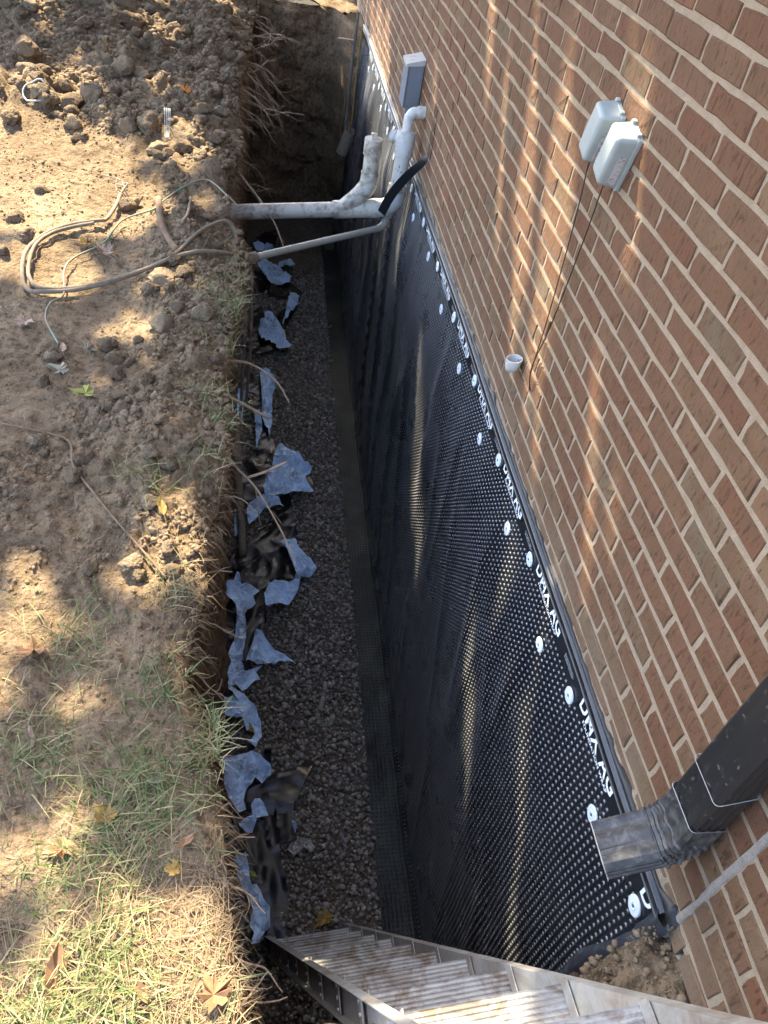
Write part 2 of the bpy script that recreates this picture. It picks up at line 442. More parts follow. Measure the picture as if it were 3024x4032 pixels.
# ------------------------------------------------------------------ the place: trench numbers (metres; wall face x = 0, lawn z about 0)
EDGE = np.array([(-3.0, -0.90), (0.2, -0.90), (0.435, -0.907), (0.535, -0.928), (0.683, -0.938), (0.828, -0.954), (0.908, -0.978), (1.07, -1.003), (1.165, -1.061), (1.237, -1.078), (1.458, -1.043), (1.638, -1.054), (1.777, -1.041), (1.952, -1.012), (2.119, -1.004), (2.33, -1.004), (2.531, -1.034), (2.9, -1.015), (3.133, -0.983), (3.384, -0.99), (3.575, -0.961), (3.959, -1.065), (4.298, -1.09), (4.567, -1.06), (4.943, -1.004), (5.167, -1.037), (5.766, -1.074), (6.401, -1.053), (7.025, -1.014), (7.888, -1.01), (8.621, -0.95), (12, -0.95)])
BASE = np.array([(-3, -0.92), (1.0, -0.94), (1.364, -0.95), (2.077, -1.03), (2.652, -1.10), (3.339, -1.12), (3.953, -1.12), (4.679, -1.09), (5.544, -1.08), (6.598, -1.07), (7.816, -1.04), (12, -1.0)])
def edge_x(y): return np.interp(y, EDGE[:, 0], EDGE[:, 1]) + 0.012 * fbm(np.asarray(y) * 9, 3.3, 0, 3, 5)
def base_x(y): return np.interp(y, BASE[:, 0], BASE[:, 1])
def floor_z(y): return -2.35 + 0.04 * np.maximum(0, np.asarray(y, float) - 2)
YEND = 8.75                                             # far end of the dig
def cloddy(x, y):
    x = np.asarray(x, float); y = np.asarray(y, float)
    a = sstep(1.15, 1.9, y) * sstep(-1.75, -1.35, x + 0.25 * fbm(x * 1.7, y * 1.7, 0, 3, 41))
    b = sstep(4.2, 5.0, y + 0.5 * fbm(x * 1.3, y * 1.3, 0, 3, 43))
    return np.clip(np.maximum(a, b), 0.16, 1)
def billow(x, y, seed, octv=2): return np.abs(fbm(x, y, 0, octv, seed))
def ground_z(x, y):
    x = np.asarray(x, float); y = np.asarray(y, float)
    c = cloddy(x, y); r = 0.42 + 0.58 * c
    wx = x + 0.03 * fbm(x * 7, y * 7, 0, 2, 14); wy = y + 0.03 * fbm(x * 7 + 31, y * 7, 0, 2, 15)
    z = 0.0 + 0.03 * fbm(x * 1.1, y * 1.1, 0, 3, 1) + 0.010 * fbm(x * 5, y * 5, 0, 3, 2)
    z = z + 0.030 * c * billow(wx * 8, wy * 8, 3) + 0.020 * r * billow(wx * 17, wy * 17, 9) + 0.012 * r * billow(wx * 34, wy * 34, 10) + 0.008 * r * billow(wx * 66, wy * 66, 11, 1)
    ridge = 0.06 * sstep(1.4, 2.2, y) * np.exp(-((x + 1.22) / 0.17) ** 2)
    z = z + ridge + 0.10 * sstep(3.9, 5.2, y) * sstep(-1.05, -1.5, x)
    pile = 0.42 * sstep(4.9, 8.2, y) * sstep(-1.45, -2.7, x)
    z = z + pile * (1 + 0.22 * fbm(x * 3, y * 3, 0, 3, 6))
    z = z + 0.09 * c * np.maximum(0, fbm(wx * 5.5, wy * 5.5, 0, 3, 8)) * sstep(2.0, 4.8, y)
    return z

# ground: one sheet, fine beside the trench and coarse to the horizon
def build_ground():
    nr, nc = 820, 245
    ys = 0.12 + 9.4 * np.linspace(0, 1, nr) ** 1.45
    ss = 3.3 * np.linspace(0, 1, nc) ** 1.35
    Y = np.repeat(ys[:, None], nc, 1); S_ = np.repeat(ss[None, :], nr, 0)
    X = edge_x(Y) - S_
    Z = ground_z(X, Y) - 0.05 * np.exp(-S_ / 0.025)
    Z = np.where(S_ > 3.1, Z - (S_ - 3.1) * 1.2, Z)
    v1 = np.stack([X, Y, Z], -1).reshape(-1, 3); f1 = grid_faces(nr, nc)
    # near side, under the photographer's feet, round to the house
    n2, m2 = 120, 110
    xs = np.linspace(-1.02, 0.02, n2); tt = np.linspace(0, 1, m2)
    Xn = np.repeat(xs[None, :], m2, 0)
    yn = near_y(xs)
    Yn = yn[None, :] - 2.2 * tt[:, None] ** 1.6
    Zn = near_z(Xn, Yn) - 0.05 * np.exp(-(yn[None, :] - Yn) / 0.02)
    v2 = np.stack([Xn, Yn, Zn], -1).reshape(-1, 3); f2 = grid_faces(m2, n2) + len(v1)
    # beyond the far end
    xs = np.linspace(-1.2, 0.02, 60); yy = YEND + 0.02 + np.linspace(0, 3.0, 60)
    Xf, Yf = np.meshgrid(xs, yy); Zf = 0.03 + 0.05 * fbm(Xf * 4, Yf * 4, 0, 4, 12) + 0.03 * np.maximum(0, fbm(Xf * 14, Yf * 14, 0, 3, 13))
    v3 = np.stack([Xf, Yf, Zf], -1).reshape(-1, 3); f3 = grid_faces(60, 60) + len(v1) + len(v2)
    o = len(v1) + len(v2) + len(v3)
    zq = -0.09
    v4 = np.array([(-60, -60, zq), (-1.15, -60, zq), (-1.15, 80, zq), (-60, 80, zq), (-1.15, -60, zq), (60, -60, zq), (60, -1.6, zq), (-1.15, -1.6, zq), (-1.15, 11.5, zq), (60, 11.5, zq), (60, 80, zq), (-1.15, 80, zq)], float)
    f4 = np.array([(0, 1, 2, 3), (4, 5, 6, 7), (8, 9, 10, 11)]) + o
    me = npmesh('ground', np.concatenate([v1, v2, v3, v4]), [np.concatenate([f1, f2, f3, f4])])
    o = link('ground', me, M['soil'], smooth=True)
    tag(o, kind='structure')
def near_y(x): return 0.40 + 0.10 * sstep(-0.35, -0.05, x) + 0.02 * fbm(np.asarray(x) * 8, 1.7, 0, 3, 21)
def near_z(x, y): return 0.0 - 0.03 * sstep(-0.45, -0.2, x) + 0.075 * sstep(-0.14, 0, x) + 0.02 * fbm(x * 6, y * 6, 0, 4, 22) + 0.014 * fbm(x * 26, y * 26, 0, 3, 23) + 0.03 * sstep(-0.3, -0.1, x) * np.maximum(0, fbm(x * 15, y * 15, 0, 3, 24))
build_ground()

# left bank of the trench
def build_bank():
    nr, nc = 520, 90
    ys = 0.0 + (YEND + 0.3) * np.linspace(0, 1, nr) ** 1.25; ts = np.linspace(0, 1, nc) ** 1.15
    Y = np.repeat(ys[:, None], nc, 1); T = np.repeat(ts[None, :], nr, 0)
    ze = ground_z(edge_x(Y), Y) - 0.048
    Zb = floor_z(Y) - 0.05
    Z = ze * (1 - T) + Zb * T
    X = (edge_x(Y) - 0.004) * (1 - T) + base_x(Y) * T
    amp = np.minimum(1, T / 0.05)
    X = X - 0.045 * np.exp(-((T - 0.09) / 0.07) ** 2) * (0.7 + 0.6 * fbm(Y * 3, 2.2, 0, 3, 30))
    X = X + amp * (0.02 * fbm(Y * 5, Z * 5, 0, 4, 31) + 0.014 * fbm(Y * 21, Z * 16, 0, 3, 32) - 0.03 * billow(Y * 8, Z * 7, 29, 3) + 0.01)
    me = npmesh('trench_bank', np.stack([X, Y, Z], -1).reshape(-1, 3), grid_faces(nr, nc))
    tag(link('trench_bank', me, M['bank'], smooth=True), kind='structure')
    # far end
    n, m = 130, 150
    xs = np.linspace(-1.25, 0.03, n); ts = np.linspace(0, 1, m)
    Xe = np.repeat(xs[None, :], m, 0); T = np.repeat(ts[:, None], n, 1)
    Z = 0.06 * (1 - T) + (-2.2) * T
    Ye = YEND - 0.62 * sstep(-0.30, 0.0, Xe) * sstep(-2.0, -1.2, Z) + 0.05 * fbm(Xe * 4, Z * 4, 0, 4, 33) + 0.03 * fbm(Xe * 16, Z * 10, 0, 3, 34)
    Ye = Ye + 0.12 * sstep(0.3, 0.55, T) - 0.10 * np.exp(-((T - 0.42) / 0.05) ** 2) * sstep(-0.75, -0.4, Xe) * sstep(0.0, -0.25, Xe)
    Ye = Ye - 0.09 * billow(Xe * 3.5, Z * 3.0, 35, 3) - 0.05 * billow(Xe * 11, Z * 9, 39, 2) + 0.05 + np.where(T < 0.02, 0.05, 0)
    me = npmesh('trench_end', np.stack([Xe, Ye, Z], -1).reshape(-1, 3), grid_faces(m, n))
    tag(link('trench_end', me, M['endsoil_lit'], smooth=True), kind='structure')
    # near end below the ladder
    xs = np.linspace(-1.05, 0.02, 110); ts = np.linspace(0, 1, 110)
    Xe = np.repeat(xs[None, :], 110, 0); T = np.repeat(ts[:, None], 110, 1)
    yn = near_y(Xe); zt = near_z(Xe, yn) - 0.048
    Z = zt * (1 - T) - 2.4 * T
    Ye = yn - 0.004 + np.minimum(1, T / 0.05) * (0.03 * fbm(Xe * 6, Z * 6, 0, 4, 36) + 0.012 * fbm(Xe * 25, Z * 20, 0, 3, 37)) + 0.10 * T
    me = npmesh('trench_near_end', np.stack([Xe, Ye, Z], -1).reshape(-1, 3), grid_faces(110, 110))
    tag(link('trench_near_end', me, M['bank'], smooth=True), kind='structure')
    # floor
    nr, nc = 260, 50
    ys = np.linspace(0.35, YEND + 0.3, nr); xs = np.linspace(-1.25, 0.02, nc)
    Xf, Yf = np.meshgrid(xs, ys)
    Z = floor_z(Yf) - 0.012 + 0.012 * fbm(Xf * 5, Yf * 5, 0, 4, 38) + 0.05 * sstep(7.4, 8.7, Yf)
    me = npmesh('trench_floor', np.stack([Xf, Yf, Z], -1).reshape(-1, 3), grid_faces(nr, nc))
    tag(link('trench_floor', me, M['floor'], smooth=True), kind='structure')
build_bank()

# ------------------------------------------------------------------ scattering of small solids into one mesh
_ph = (1 + 5 ** 0.5) / 2
ICO_V = np.array([(-1,_ph,0),(1,_ph,0),(-1,-_ph,0),(1,-_ph,0),(0,-1,_ph),(0,1,_ph),(0,-1,-_ph),(0,1,-_ph),(_ph,0,-1),(_ph,0,1),(-_ph,0,-1),(-_ph,0,1)], float) / math.sqrt(1 + _ph*_ph)
ICO_F = np.array([(0,11,5),(0,5,1),(0,1,7),(0,7,10),(0,10,11),(1,5,9),(5,11,4),(11,10,2),(10,7,6),(7,1,8),(3,9,4),(3,4,2),(3,2,6),(3,6,8),(3,8,9),(4,9,5),(2,4,11),(6,2,10),(8,6,7),(9,8,1)])
def subdiv(v, f):
    v = [tuple(a) for a in v]; cache = {}; out = []
    def mid(a, b):
        k = (min(a, b), max(a, b))
        if k not in cache:
            p = (np.array(v[a]) + np.array(v[b])) / 2; p = p / np.linalg.norm(p); cache[k] = len(v); v.append(tuple(p))
        return cache[k]
    for a, b, c in f:
        x, y, z = mid(a, b), mid(b, c), mid(c, a); out += [(a, x, z), (b, y, x), (c, z, y), (x, y, z)]
    return np.array(v), np.array(out)
def rand_rot(n):
    q = rng.normal(size=(n, 4)); q /= np.linalg.norm(q, axis=1)[:, None]
    w, x, y, z = q.T
    return np.stack([1-2*(y*y+z*z), 2*(x*y-z*w), 2*(x*z+y*w), 2*(x*y+z*w), 1-2*(x*x+z*z), 2*(y*z-x*w), 2*(x*z-y*w), 2*(y*z+x*w), 1-2*(x*x+y*y)], -1).reshape(n, 3, 3)
def scatter(name, P, size, squash, jag, mat, tv=ICO_V, tf=ICO_F, flatz=1.0):
    n = len(P)
    V = tv[None] * (1 + jag * (rng.random((n, len(tv), 1)) * 2 - 1)) * (1 - squash * rng.random((n, 1, 3)))
    V = np.einsum('nij,nkj->nki', rand_rot(n), V) * size[:, None, None]
    V[:, :, 2] *= flatz
    V = V + P[:, None, :]
    F = (tf[None] + (np.arange(n) * len(tv))[:, None, None]).reshape(-1, 3)
    me = npmesh(name, V.reshape(-1, 3), F)
    face_attr(me, 'rnd', np.repeat(rng.random(n), len(tf)))
    return link(name, me, mat)

# gravel on the trench floor
def build_gravel():
    step = 0.0225
    ys = np.arange(0.75, 7.95, step); xs = np.arange(-1.14, -0.215, step)
    X, Y = np.meshgrid(xs, ys); X = X + (np.arange(len(ys)) % 2)[:, None] * step / 2
    X = X.ravel() + rng.normal(0, 0.006, X.size); Y = Y.ravel() + rng.normal(0, 0.006, Y.size)
    keep = (Y < 7.3 + 0.5 * rng.random(len(Y))) & (X > base_x(Y) - 0.02)
    keep &= rng.random(len(X)) > 0.02
    X, Y = X[keep], Y[keep]
    s = 0.0095 + 0.0135 * rng.random(len(X)) ** 2.0
    Z = floor_z(Y) + 0.004 + 0.012 * fbm(X * 5, Y * 5, 0, 4, 38) + rng.normal(0, 0.006, len(X))
    P = np.stack([X, Y, Z], -1)
    k = rng.choice(len(P), 2600, replace=False)
    P2 = P[k] + np.stack([rng.normal(0, 0.01, len(k)), rng.normal(0, 0.01, len(k)), 0.012 + 0.005 * rng.random(len(k))], -1)
    P = np.concatenate([P, P2]); s = np.concatenate([s, s[k]])
    o = scatter('gravel', P, s, 0.5, 0.26, M['gravel'], flatz=0.75)
    tag(o, 'grey brown crushed gravel covering the trench floor', 'gravel', kind='stuff')
build_gravel()

# soil crumbs and clods
def clod_template(seed, lev=2):
    v, f = ICO_V, ICO_F
    for _ in range(lev): v, f = subdiv(v, f)
    n = v / np.linalg.norm(v, axis=1)[:, None]
    d = 1 + 0.26 * fbm(n[:, 0]*1.5+seed*7.1, n[:, 1]*1.5, n[:, 2]*1.5, 2, seed) - 0.22 * np.abs(fbm(n[:, 0]*3+seed, n[:, 1]*3, n[:, 2]*3, 3, seed+50)) + 0.05 * fbm(n[:, 0]*11+seed, n[:, 1]*11, n[:, 2]*11, 2, seed+70)
    for q in range(5):
        ax = np.array([math.sin(seed*3.1+q*2.3), math.cos(seed*1.7+q*4.1), math.sin(seed*5.3+q*1.1)*0.8]); ax /= np.linalg.norm(ax)
        h = (n * d[:, None]) @ ax; d = np.where(h > 0.72, d * 0.72 / np.maximum(h, 1e-6), d)
    return n * d[:, None], f
def build_crumbs():
    N = 120000
    X = -0.94 - 2.4 * rng.random(N) ** 1.15; Y = 0.35 + 8.5 * rng.random(N) ** 1.1
    c = cloddy(X, Y); cl = 0.5 + 0.9 * fbm(X * 3.5, Y * 3.5, 0, 3, 45)
    keep = (rng.random(N) < c * np.clip(cl, 0.05, 1.2)) & (X < edge_x(Y) - 0.005)
    X, Y, c = X[keep], Y[keep], c[keep]
    s = 0.0024 + 0.0150 * rng.random(len(X)) ** 2.5 * (0.30 + c) + 0.0004 * Y
    far = sstep(2.5, 6, Y); s = s * (1 + 0.5 * far)
    Z = ground_z(X, Y) + np.where(s > 0.009, -0.15, 0.08) * s
    v1, f1 = clod_template(3, 1)
    big = s > 0.0135
    tiny = (s < 0.0052) & ~big; mid = ~big & ~tiny
    OV = np.array([(1,0,0),(-1,0,0),(0,1,0),(0,-1,0),(0,0,1),(0,0,-1)], float); OF = np.array([(0,2,4),(2,1,4),(1,3,4),(3,0,4),(2,0,5),(1,2,5),(3,1,5),(0,3,5)])
    o = scatter('soil_grit', np.stack([X, Y, Z], -1)[tiny], s[tiny], 0.45, 0.3, M['crumb'], OV, OF)
    tag(o, 'fine brown soil grit covering the bank', 'soil', kind='stuff')
    o = scatter('soil_crumbs', np.stack([X, Y, Z], -1)[mid], s[mid], 0.5, 0.28, M['crumb'])
    tag(o, 'loose brown soil crumbs scattered over the dug bank', 'soil', kind='stuff')
    o = scatter('soil_lumps', np.stack([X, Y, Z], -1)[big], s[big], 0.5, 0.16, M['crumb'], v1, f1, 0.8)
    tag(o, 'fist sized and smaller earth lumps strewn along the bank', 'soil', kind='stuff')
build_crumbs()
def build_near_rubble():
    N = 900; X = -0.42 + 0.42 * rng.random(N); Y = near_y(X) - 0.30 * rng.random(N) ** 1.3 + 0.01
    s = 0.0025 + 0.010 * rng.random(N) ** 4; Z = near_z(X, Y) + s * 0.2
    o = scatter('rubble', np.stack([X, Y, Z], -1), s, 0.35, 0.2, M['crumb'])
    tag(o, 'loose soil and mortar rubble heaped against the wall by the ladder', 'rubble', kind='stuff')
build_near_rubble()

# ------------------------------------------------------------------ the brick wall of the house
CH = 0.0677                                             # course height
BL = 0.2036                                             # brick length with joint
SEAM = 0.51
def build_wall():
    # mortar core, a little behind the brick faces
    mb = MB()
    mb.box((0.153, 4.0, 1.69), (0.30, 14.4, 3.20))
    core = mb.build('brick_wall', M['mortar'])
    tag(core, 'long red brown brick house wall with pale mortar joints', 'wall')
    vs = []
    for k in range(9):
        L, H = BL - 0.0115 - rng.random() * 0.003, CH - 0.0122 - rng.random() * 0.0015
        y, z = L / 2, H / 2
        outl = [(-y, -z), (-y*0.3, -z), (y*0.4, -z), (y, -z), (y, 0), (y, z), (y*0.35, z), (-y*0.4, z), (-y, z), (-y, 0.1*z)]
        outl = [(a + rng.normal(0, 0.0015), b + rng.normal(0, 0.0015)) for a, b in outl]
        n = len(outl); V = []; F = []
        for xx, sc in ((-0.0005, 0.0032), (0.0028, 0.0), (0.02, 0.0)):
            for a, b in outl:
                V.append((xx + (rng.normal(0, 0.0006) if xx < 0 else 0), a - math.copysign(sc, a) * (abs(a) > y*0.9), b - math.copysign(sc, b) * (abs(b) > z*0.6)))
        F.append(tuple(range(n)))
        for r in range(2):
            for q in range(n): F.append((r*n+q, (r+1)*n+q, (r+1)*n+(q+1) % n, r*n+(q+1) % n))
        me = pymesh('brick', V, F); me.materials.append(M['brick']); vs.append(me)
    # every brick place in view and a margin round it
    def pix(p):
        X = CAM_R @ (np.array(p) - np.array(CAM_LOC))
        if X[2] < 0.1: return None
        return X[0]/X[2]*FOC*768 + 384, X[1]/X[2]*FOC*768 + 512, X[2]
    spots = []
    for c in range(1, 40):
        off = 2.117 if (c - 22) % 2 == 0 else 2.117 + 0.455 * BL
        off += rng.normal(0, 0.004)
        for section in (0, 1):
            z = (c + 0.5) * CH + (0.0 if section == 0 else -0.018)
            for j in range(-60, 60):
                yc = off + (j + 0.5) * BL + (0 if section == 0 else 0.07)
                if section == 0 and (yc + BL/2 < SEAM or yc > 9.6): continue
                if section == 1 and (yc - BL/2 > SEAM or yc < -1.0): continue
                y0, y1 = yc - BL/2 + 0.005, yc + BL/2 - 0.005
                if section == 0 and y0 < SEAM + 0.006: y0 = SEAM + 0.006
                if section == 1 and y1 > SEAM - 0.010: y1 = SEAM - 0.010
                if y1 - y0 < 0.035: continue
                if section == 1 and z < 0.05: continue
                p = pix((0, yc, z))
                if p is None or not (-500 < p[0] < 1150 and -500 < p[1] < 1400): continue
                q1 = pix((0, y0, z)); q2 = pix((0, y1, z)); q3 = pix((0, yc, z - 0.03)); q4 = pix((0, yc, z + 0.03))
                if None in (q1, q2, q3, q4): continue
                area = abs((q2[0]-q1[0])*(q4[1]-q3[1]) - (q2[1]-q1[1])*(q4[0]-q3[0]))
                inside = -10 < p[0] < 778 and -10 < p[1] < 1034
                spots.append((area if inside else 0.0, (y0 + y1) / 2, z + rng.normal(0, 0.0012), (y1 - y0) / (BL - 0.01)))
    spots.sort(key=lambda s: -s[0])
    for a, y, z, sc in spots[:300]:
        me = vs[rng.integers(len(vs))]
        o = bpy.data.objects.new('brick', me); COL.objects.link(o)
        o.parent = core
        o.location = (rng.normal(0, 0.0009), y, z)
        o.scale = (1, sc, 1)
        o.rotation_euler = (rng.normal(0, 0.003) + (math.pi if rng.random() < 0.0 else 0), 0, rng.normal(0, 0.002))
    mb = MB()
    for a, y, z, sc in spots[300:]:
        me = vs[rng.integers(len(vs))]; dx = rng.normal(0, 0.0009)
        mb.add([(v.co.x + dx, y + v.co.y * sc, z + v.co.z) for v in me.vertices], [tuple(p.vertices) for p in me.polygons])
    o = mb.build('brick_courses', M['brickfar'], core)
    nf = len(vs[0].polygons)
    face_attr(o.data, 'rnd', np.repeat(rng.random(len(spots) - 300), nf))
    tag(o, kind='stuff')
    # the repointed upright seam
    mb = MB(); n = 60
    prof = []
    for i in range(n + 1):
        z = 0.03 + i * 0.03; w = 0.008 + 0.004 * float(fbm(z * 14, 0.5, 0, 3, 61)); w2 = 0.008 + 0.005 * float(fbm(z * 16, 4.5, 0, 3, 62))
        yc = SEAM + 0.004 * float(fbm(z * 5, 9.5, 0, 2, 63)); x = -0.004 - 0.002 * float(fbm(z * 30, 2, 0, 2, 64))
        prof += [(0.006, yc - w2 - 0.004, z), (x, yc - w2 * 0.5, z), (x - 0.001, yc + w * 0.5, z), (0.006, yc + w + 0.003, z)]
    mb.add(prof, [(i*4+k, i*4+k+1, i*4+k+5, i*4+k+4) for i in range(n) for k in range(3)])
    autosmooth(mb.build('mortar_seam', M['patch'], core), 60)
    # rough mortar edge where the wall meets the membrane
    mb = MB(); pts = []; n = 300
    for i in range(n + 1):
        y = SEAM + 0.01 + (9.0 - SEAM) * (i / n) ** 1.4
        w = 0.008 + 0.014 * float(fbm(y * 9, 0.7, 0, 3, 65))
        pts += [(0.008, y, 0.108 + 0.9 * w), (-0.001, y, 0.103 + 0.7 * w), (-0.004, y, 0.098 - 0.4 * w), (0.004, y, 0.086)]
    mb.add(pts, [(i*4+k, i*4+k+1, i*4+k+5, i*4+k+4) for i in range(n) for k in range(3)])
    autosmooth(mb.build('mortar_base', M['patch2'], core), 60)
M['brickfar'] = None
def _far():
    t = NT('rug_brick_far'); v = t.attr('rnd'); p = t.pos((260, 90, 22)); pf = t.pos()
    base = t.ramp(v, [(0.0, (0.130, 0.058, 0.030)), (0.35, (0.151, 0.073, 0.039)), (0.62, (0.143, 0.077, 0.043)), (0.82, (0.159, 0.089, 0.048)), (1.0, (0.159, 0.103, 0.056))])
    v1 = t.noise(p, 1.0, 4, 0.6)
    col = t.mix(t.ramp(v1, [(0.36, (1,1,1)), (0.46, (0,0,0))]), base, (0.063, 0.032, 0.016))
    dustn = t.noise(pf, 5, 4, 0.6)
    pz = t.new('ShaderNodeSeparateXYZ'); t.l(t.new('ShaderNodeNewGeometry').outputs['Position'], pz.inputs[0])
    low = t.ramp(t.math('ADD', pz.outputs['Z'], t.math('MULTIPLY', t.math('SUBTRACT', dustn, 0.5), 0.5)), [(0.02, (0.75,0.75,0.75)), (0.30, (0,0,0))])
    col = t.mix(low, col, (0.176, 0.126, 0.081))
    t.bump(v1, 0.75, 0.004)
    return t.set(col, 0.9, 0, 0.25)
M['brickfar'] = _far()
M['patch2'] = mat_mortar('stained_mortar_edge', (0.23, 0.18, 0.13), (0.32, 0.26, 0.195))
build_wall()
def build_footing():
    mb = MB(); mb.box((0.155, 4.0, -1.32), (0.29, 14.3, 2.76))
    o = mb.build('foundation_wall', M['concrete'])
    tag(o, 'concrete foundation wall behind the black membrane', 'wall')
build_footing()

# ------------------------------------------------------------------ the dimpled membrane
PITCH = 0.0225
MY0, MY1 = 0.535, 8.72
RB = 0.07
def s_end(y): return (0.085 - (floor_z(y) + 0.02 + RB)) + math.pi * RB / 2 + 0.125
S2 = float(s_end(2.0))
def msurf(y, s):
    """point on the membrane: y along the wall, s down the sheet"""
    y = np.asarray(y, float); s = np.asarray(s, float)
    k = s_end(y) / S2; ss = s * k
    zb = floor_z(y) + 0.02 + RB; sb = 0.085 - zb
    env = sstep(0.05, 0.45, ss) * (1 - 0.6 * sstep(sb - 0.5, sb, ss))
    rip = 0.5 + 0.5 * fbm(y * 1.1 + 0.25 * ss, ss * 0.45, 0, 2, 71)
    wr = np.maximum(0, 1 - np.abs(fbm(y * 2.3 + 0.4 * ss, ss * 0.5, 0, 2, 72)) * 2.4) ** 2
    bul = 0.008 + env * (0.050 * rip + (0.014 + 0.018 * sstep(2.6, 4.2, y)) * wr + 0.004 * fbm(y * 6, ss * 3, 0, 2, 73))
    a = np.clip((ss - sb) / (math.pi * RB / 2), 0, 1) * math.pi / 2
    h = np.maximum(0, ss - sb - math.pi * RB / 2)
    x = -(bul) - RB * (1 - np.cos(a)) - h
    z = np.where(ss < sb, 0.085 - ss, zb - RB * np.sin(a)) + 0.012 * sstep(0, 0.1, h) * fbm(y * 5, h * 8, 0, 2, 74)
    return np.stack([x, y, z], -1)
def build_membrane():
    root = empty('foundation_membrane', (-0.02, 4.5, -2.3))
    tag(root, 'black dimpled plastic membrane hung down the foundation wall', 'membrane')
    root.location = (0, 0, 0)
    # smooth printed border along the top
    ny = int((MY1 - MY0) / PITCH); B0 = 0.096
    ye = MY0 + np.arange(ny + 1) * PITCH
    sg = np.array([-0.002, 0.02, 0.05, B0])
    Yb, Sb = np.meshgrid(ye, sg, indexing='ij')
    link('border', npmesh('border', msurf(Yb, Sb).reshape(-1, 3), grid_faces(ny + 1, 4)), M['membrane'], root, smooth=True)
    # the dimples: square lattice of small pits
    nsr = int((S2 - B0) / PITCH)
    se = B0 + np.arange(nsr + 1) * PITCH
    I, J = np.meshgrid(np.arange(ny), np.arange(nsr), indexing='ij'); I = I.ravel(); J = J.ravel()
    G = msurf(ye[:, None] + 0 * se[None], se[None] + 0 * ye[:, None])
    c0 = G[I+1, J]; c1 = G[I, J]; c2 = G[I, J+1]; c3 = G[I+1, J+1]
    ctr = (c0 + c1 + c2 + c3) / 4
    ty = (c0 + c3 - c1 - c2) / 2; ts = (c0 + c1 - c2 - c3) / 2
    ty /= np.linalg.norm(ty, axis=1)[:, None]; ts /= np.linalg.norm(ts, axis=1)[:, None]
    n = np.cross(ts, ty); n *= np.sign((n[:, 0:1] * -1 + n[:, 2:3]) + 1e-9)      # outwards
    ang = np.arange(6) * math.pi / 3
    r1, r2, dep = 0.0055, 0.0033, 0.0035
    jit = 1 + 0.05 * rng.normal(size=(len(I), 1, 1))
    top = ctr[:, None] + jit * r1 * (np.cos(ang)[None, :, None] * ty[:, None] + np.sin(ang)[None, :, None] * ts[:, None])
    bot = ctr[:, None] + n[:, None] * dep + jit * r2 * (np.cos(ang)[None, :, None] * ty[:, None] + np.sin(ang)[None, :, None] * ts[:, None])
    V = np.concatenate([np.stack([c0, c1, c2, c3], 1), top, bot], 1)              # 16 per cell
    h = 4; b = 10
    T3 = [(3,0,h+0),(0,h+1,h+0),(0,1,h+1),(1,h+2,h+1),(1,h+3,h+2),(1,2,h+3),(2,h+4,h+3),(2,3,h+4),(3,h+5,h+4),(3,h+0,h+5)]
    for k in range(6):
        k2 = (k+1) % 6; T3 += [(h+k, h+k2, b+k2), (h+k, b+k2, b+k)]
    T3 += [(b,b+1,b+2),(b,b+2,b+3),(b,b+3,b+4),(b,b+4,b+5)]
    T3 = np.array(T3)
    F = (T3[None] + (np.arange(len(I)) * 16)[:, None, None]).reshape(-1, 3)
    dm = npmesh('dimples', V.reshape(-1, 3), F)
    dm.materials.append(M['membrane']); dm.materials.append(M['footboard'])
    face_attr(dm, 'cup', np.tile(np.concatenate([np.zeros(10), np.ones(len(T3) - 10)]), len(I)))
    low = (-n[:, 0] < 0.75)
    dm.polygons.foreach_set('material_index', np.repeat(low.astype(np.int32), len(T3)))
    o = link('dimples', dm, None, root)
    tag(o, kind='stuff')
    return root
memb = build_membrane()

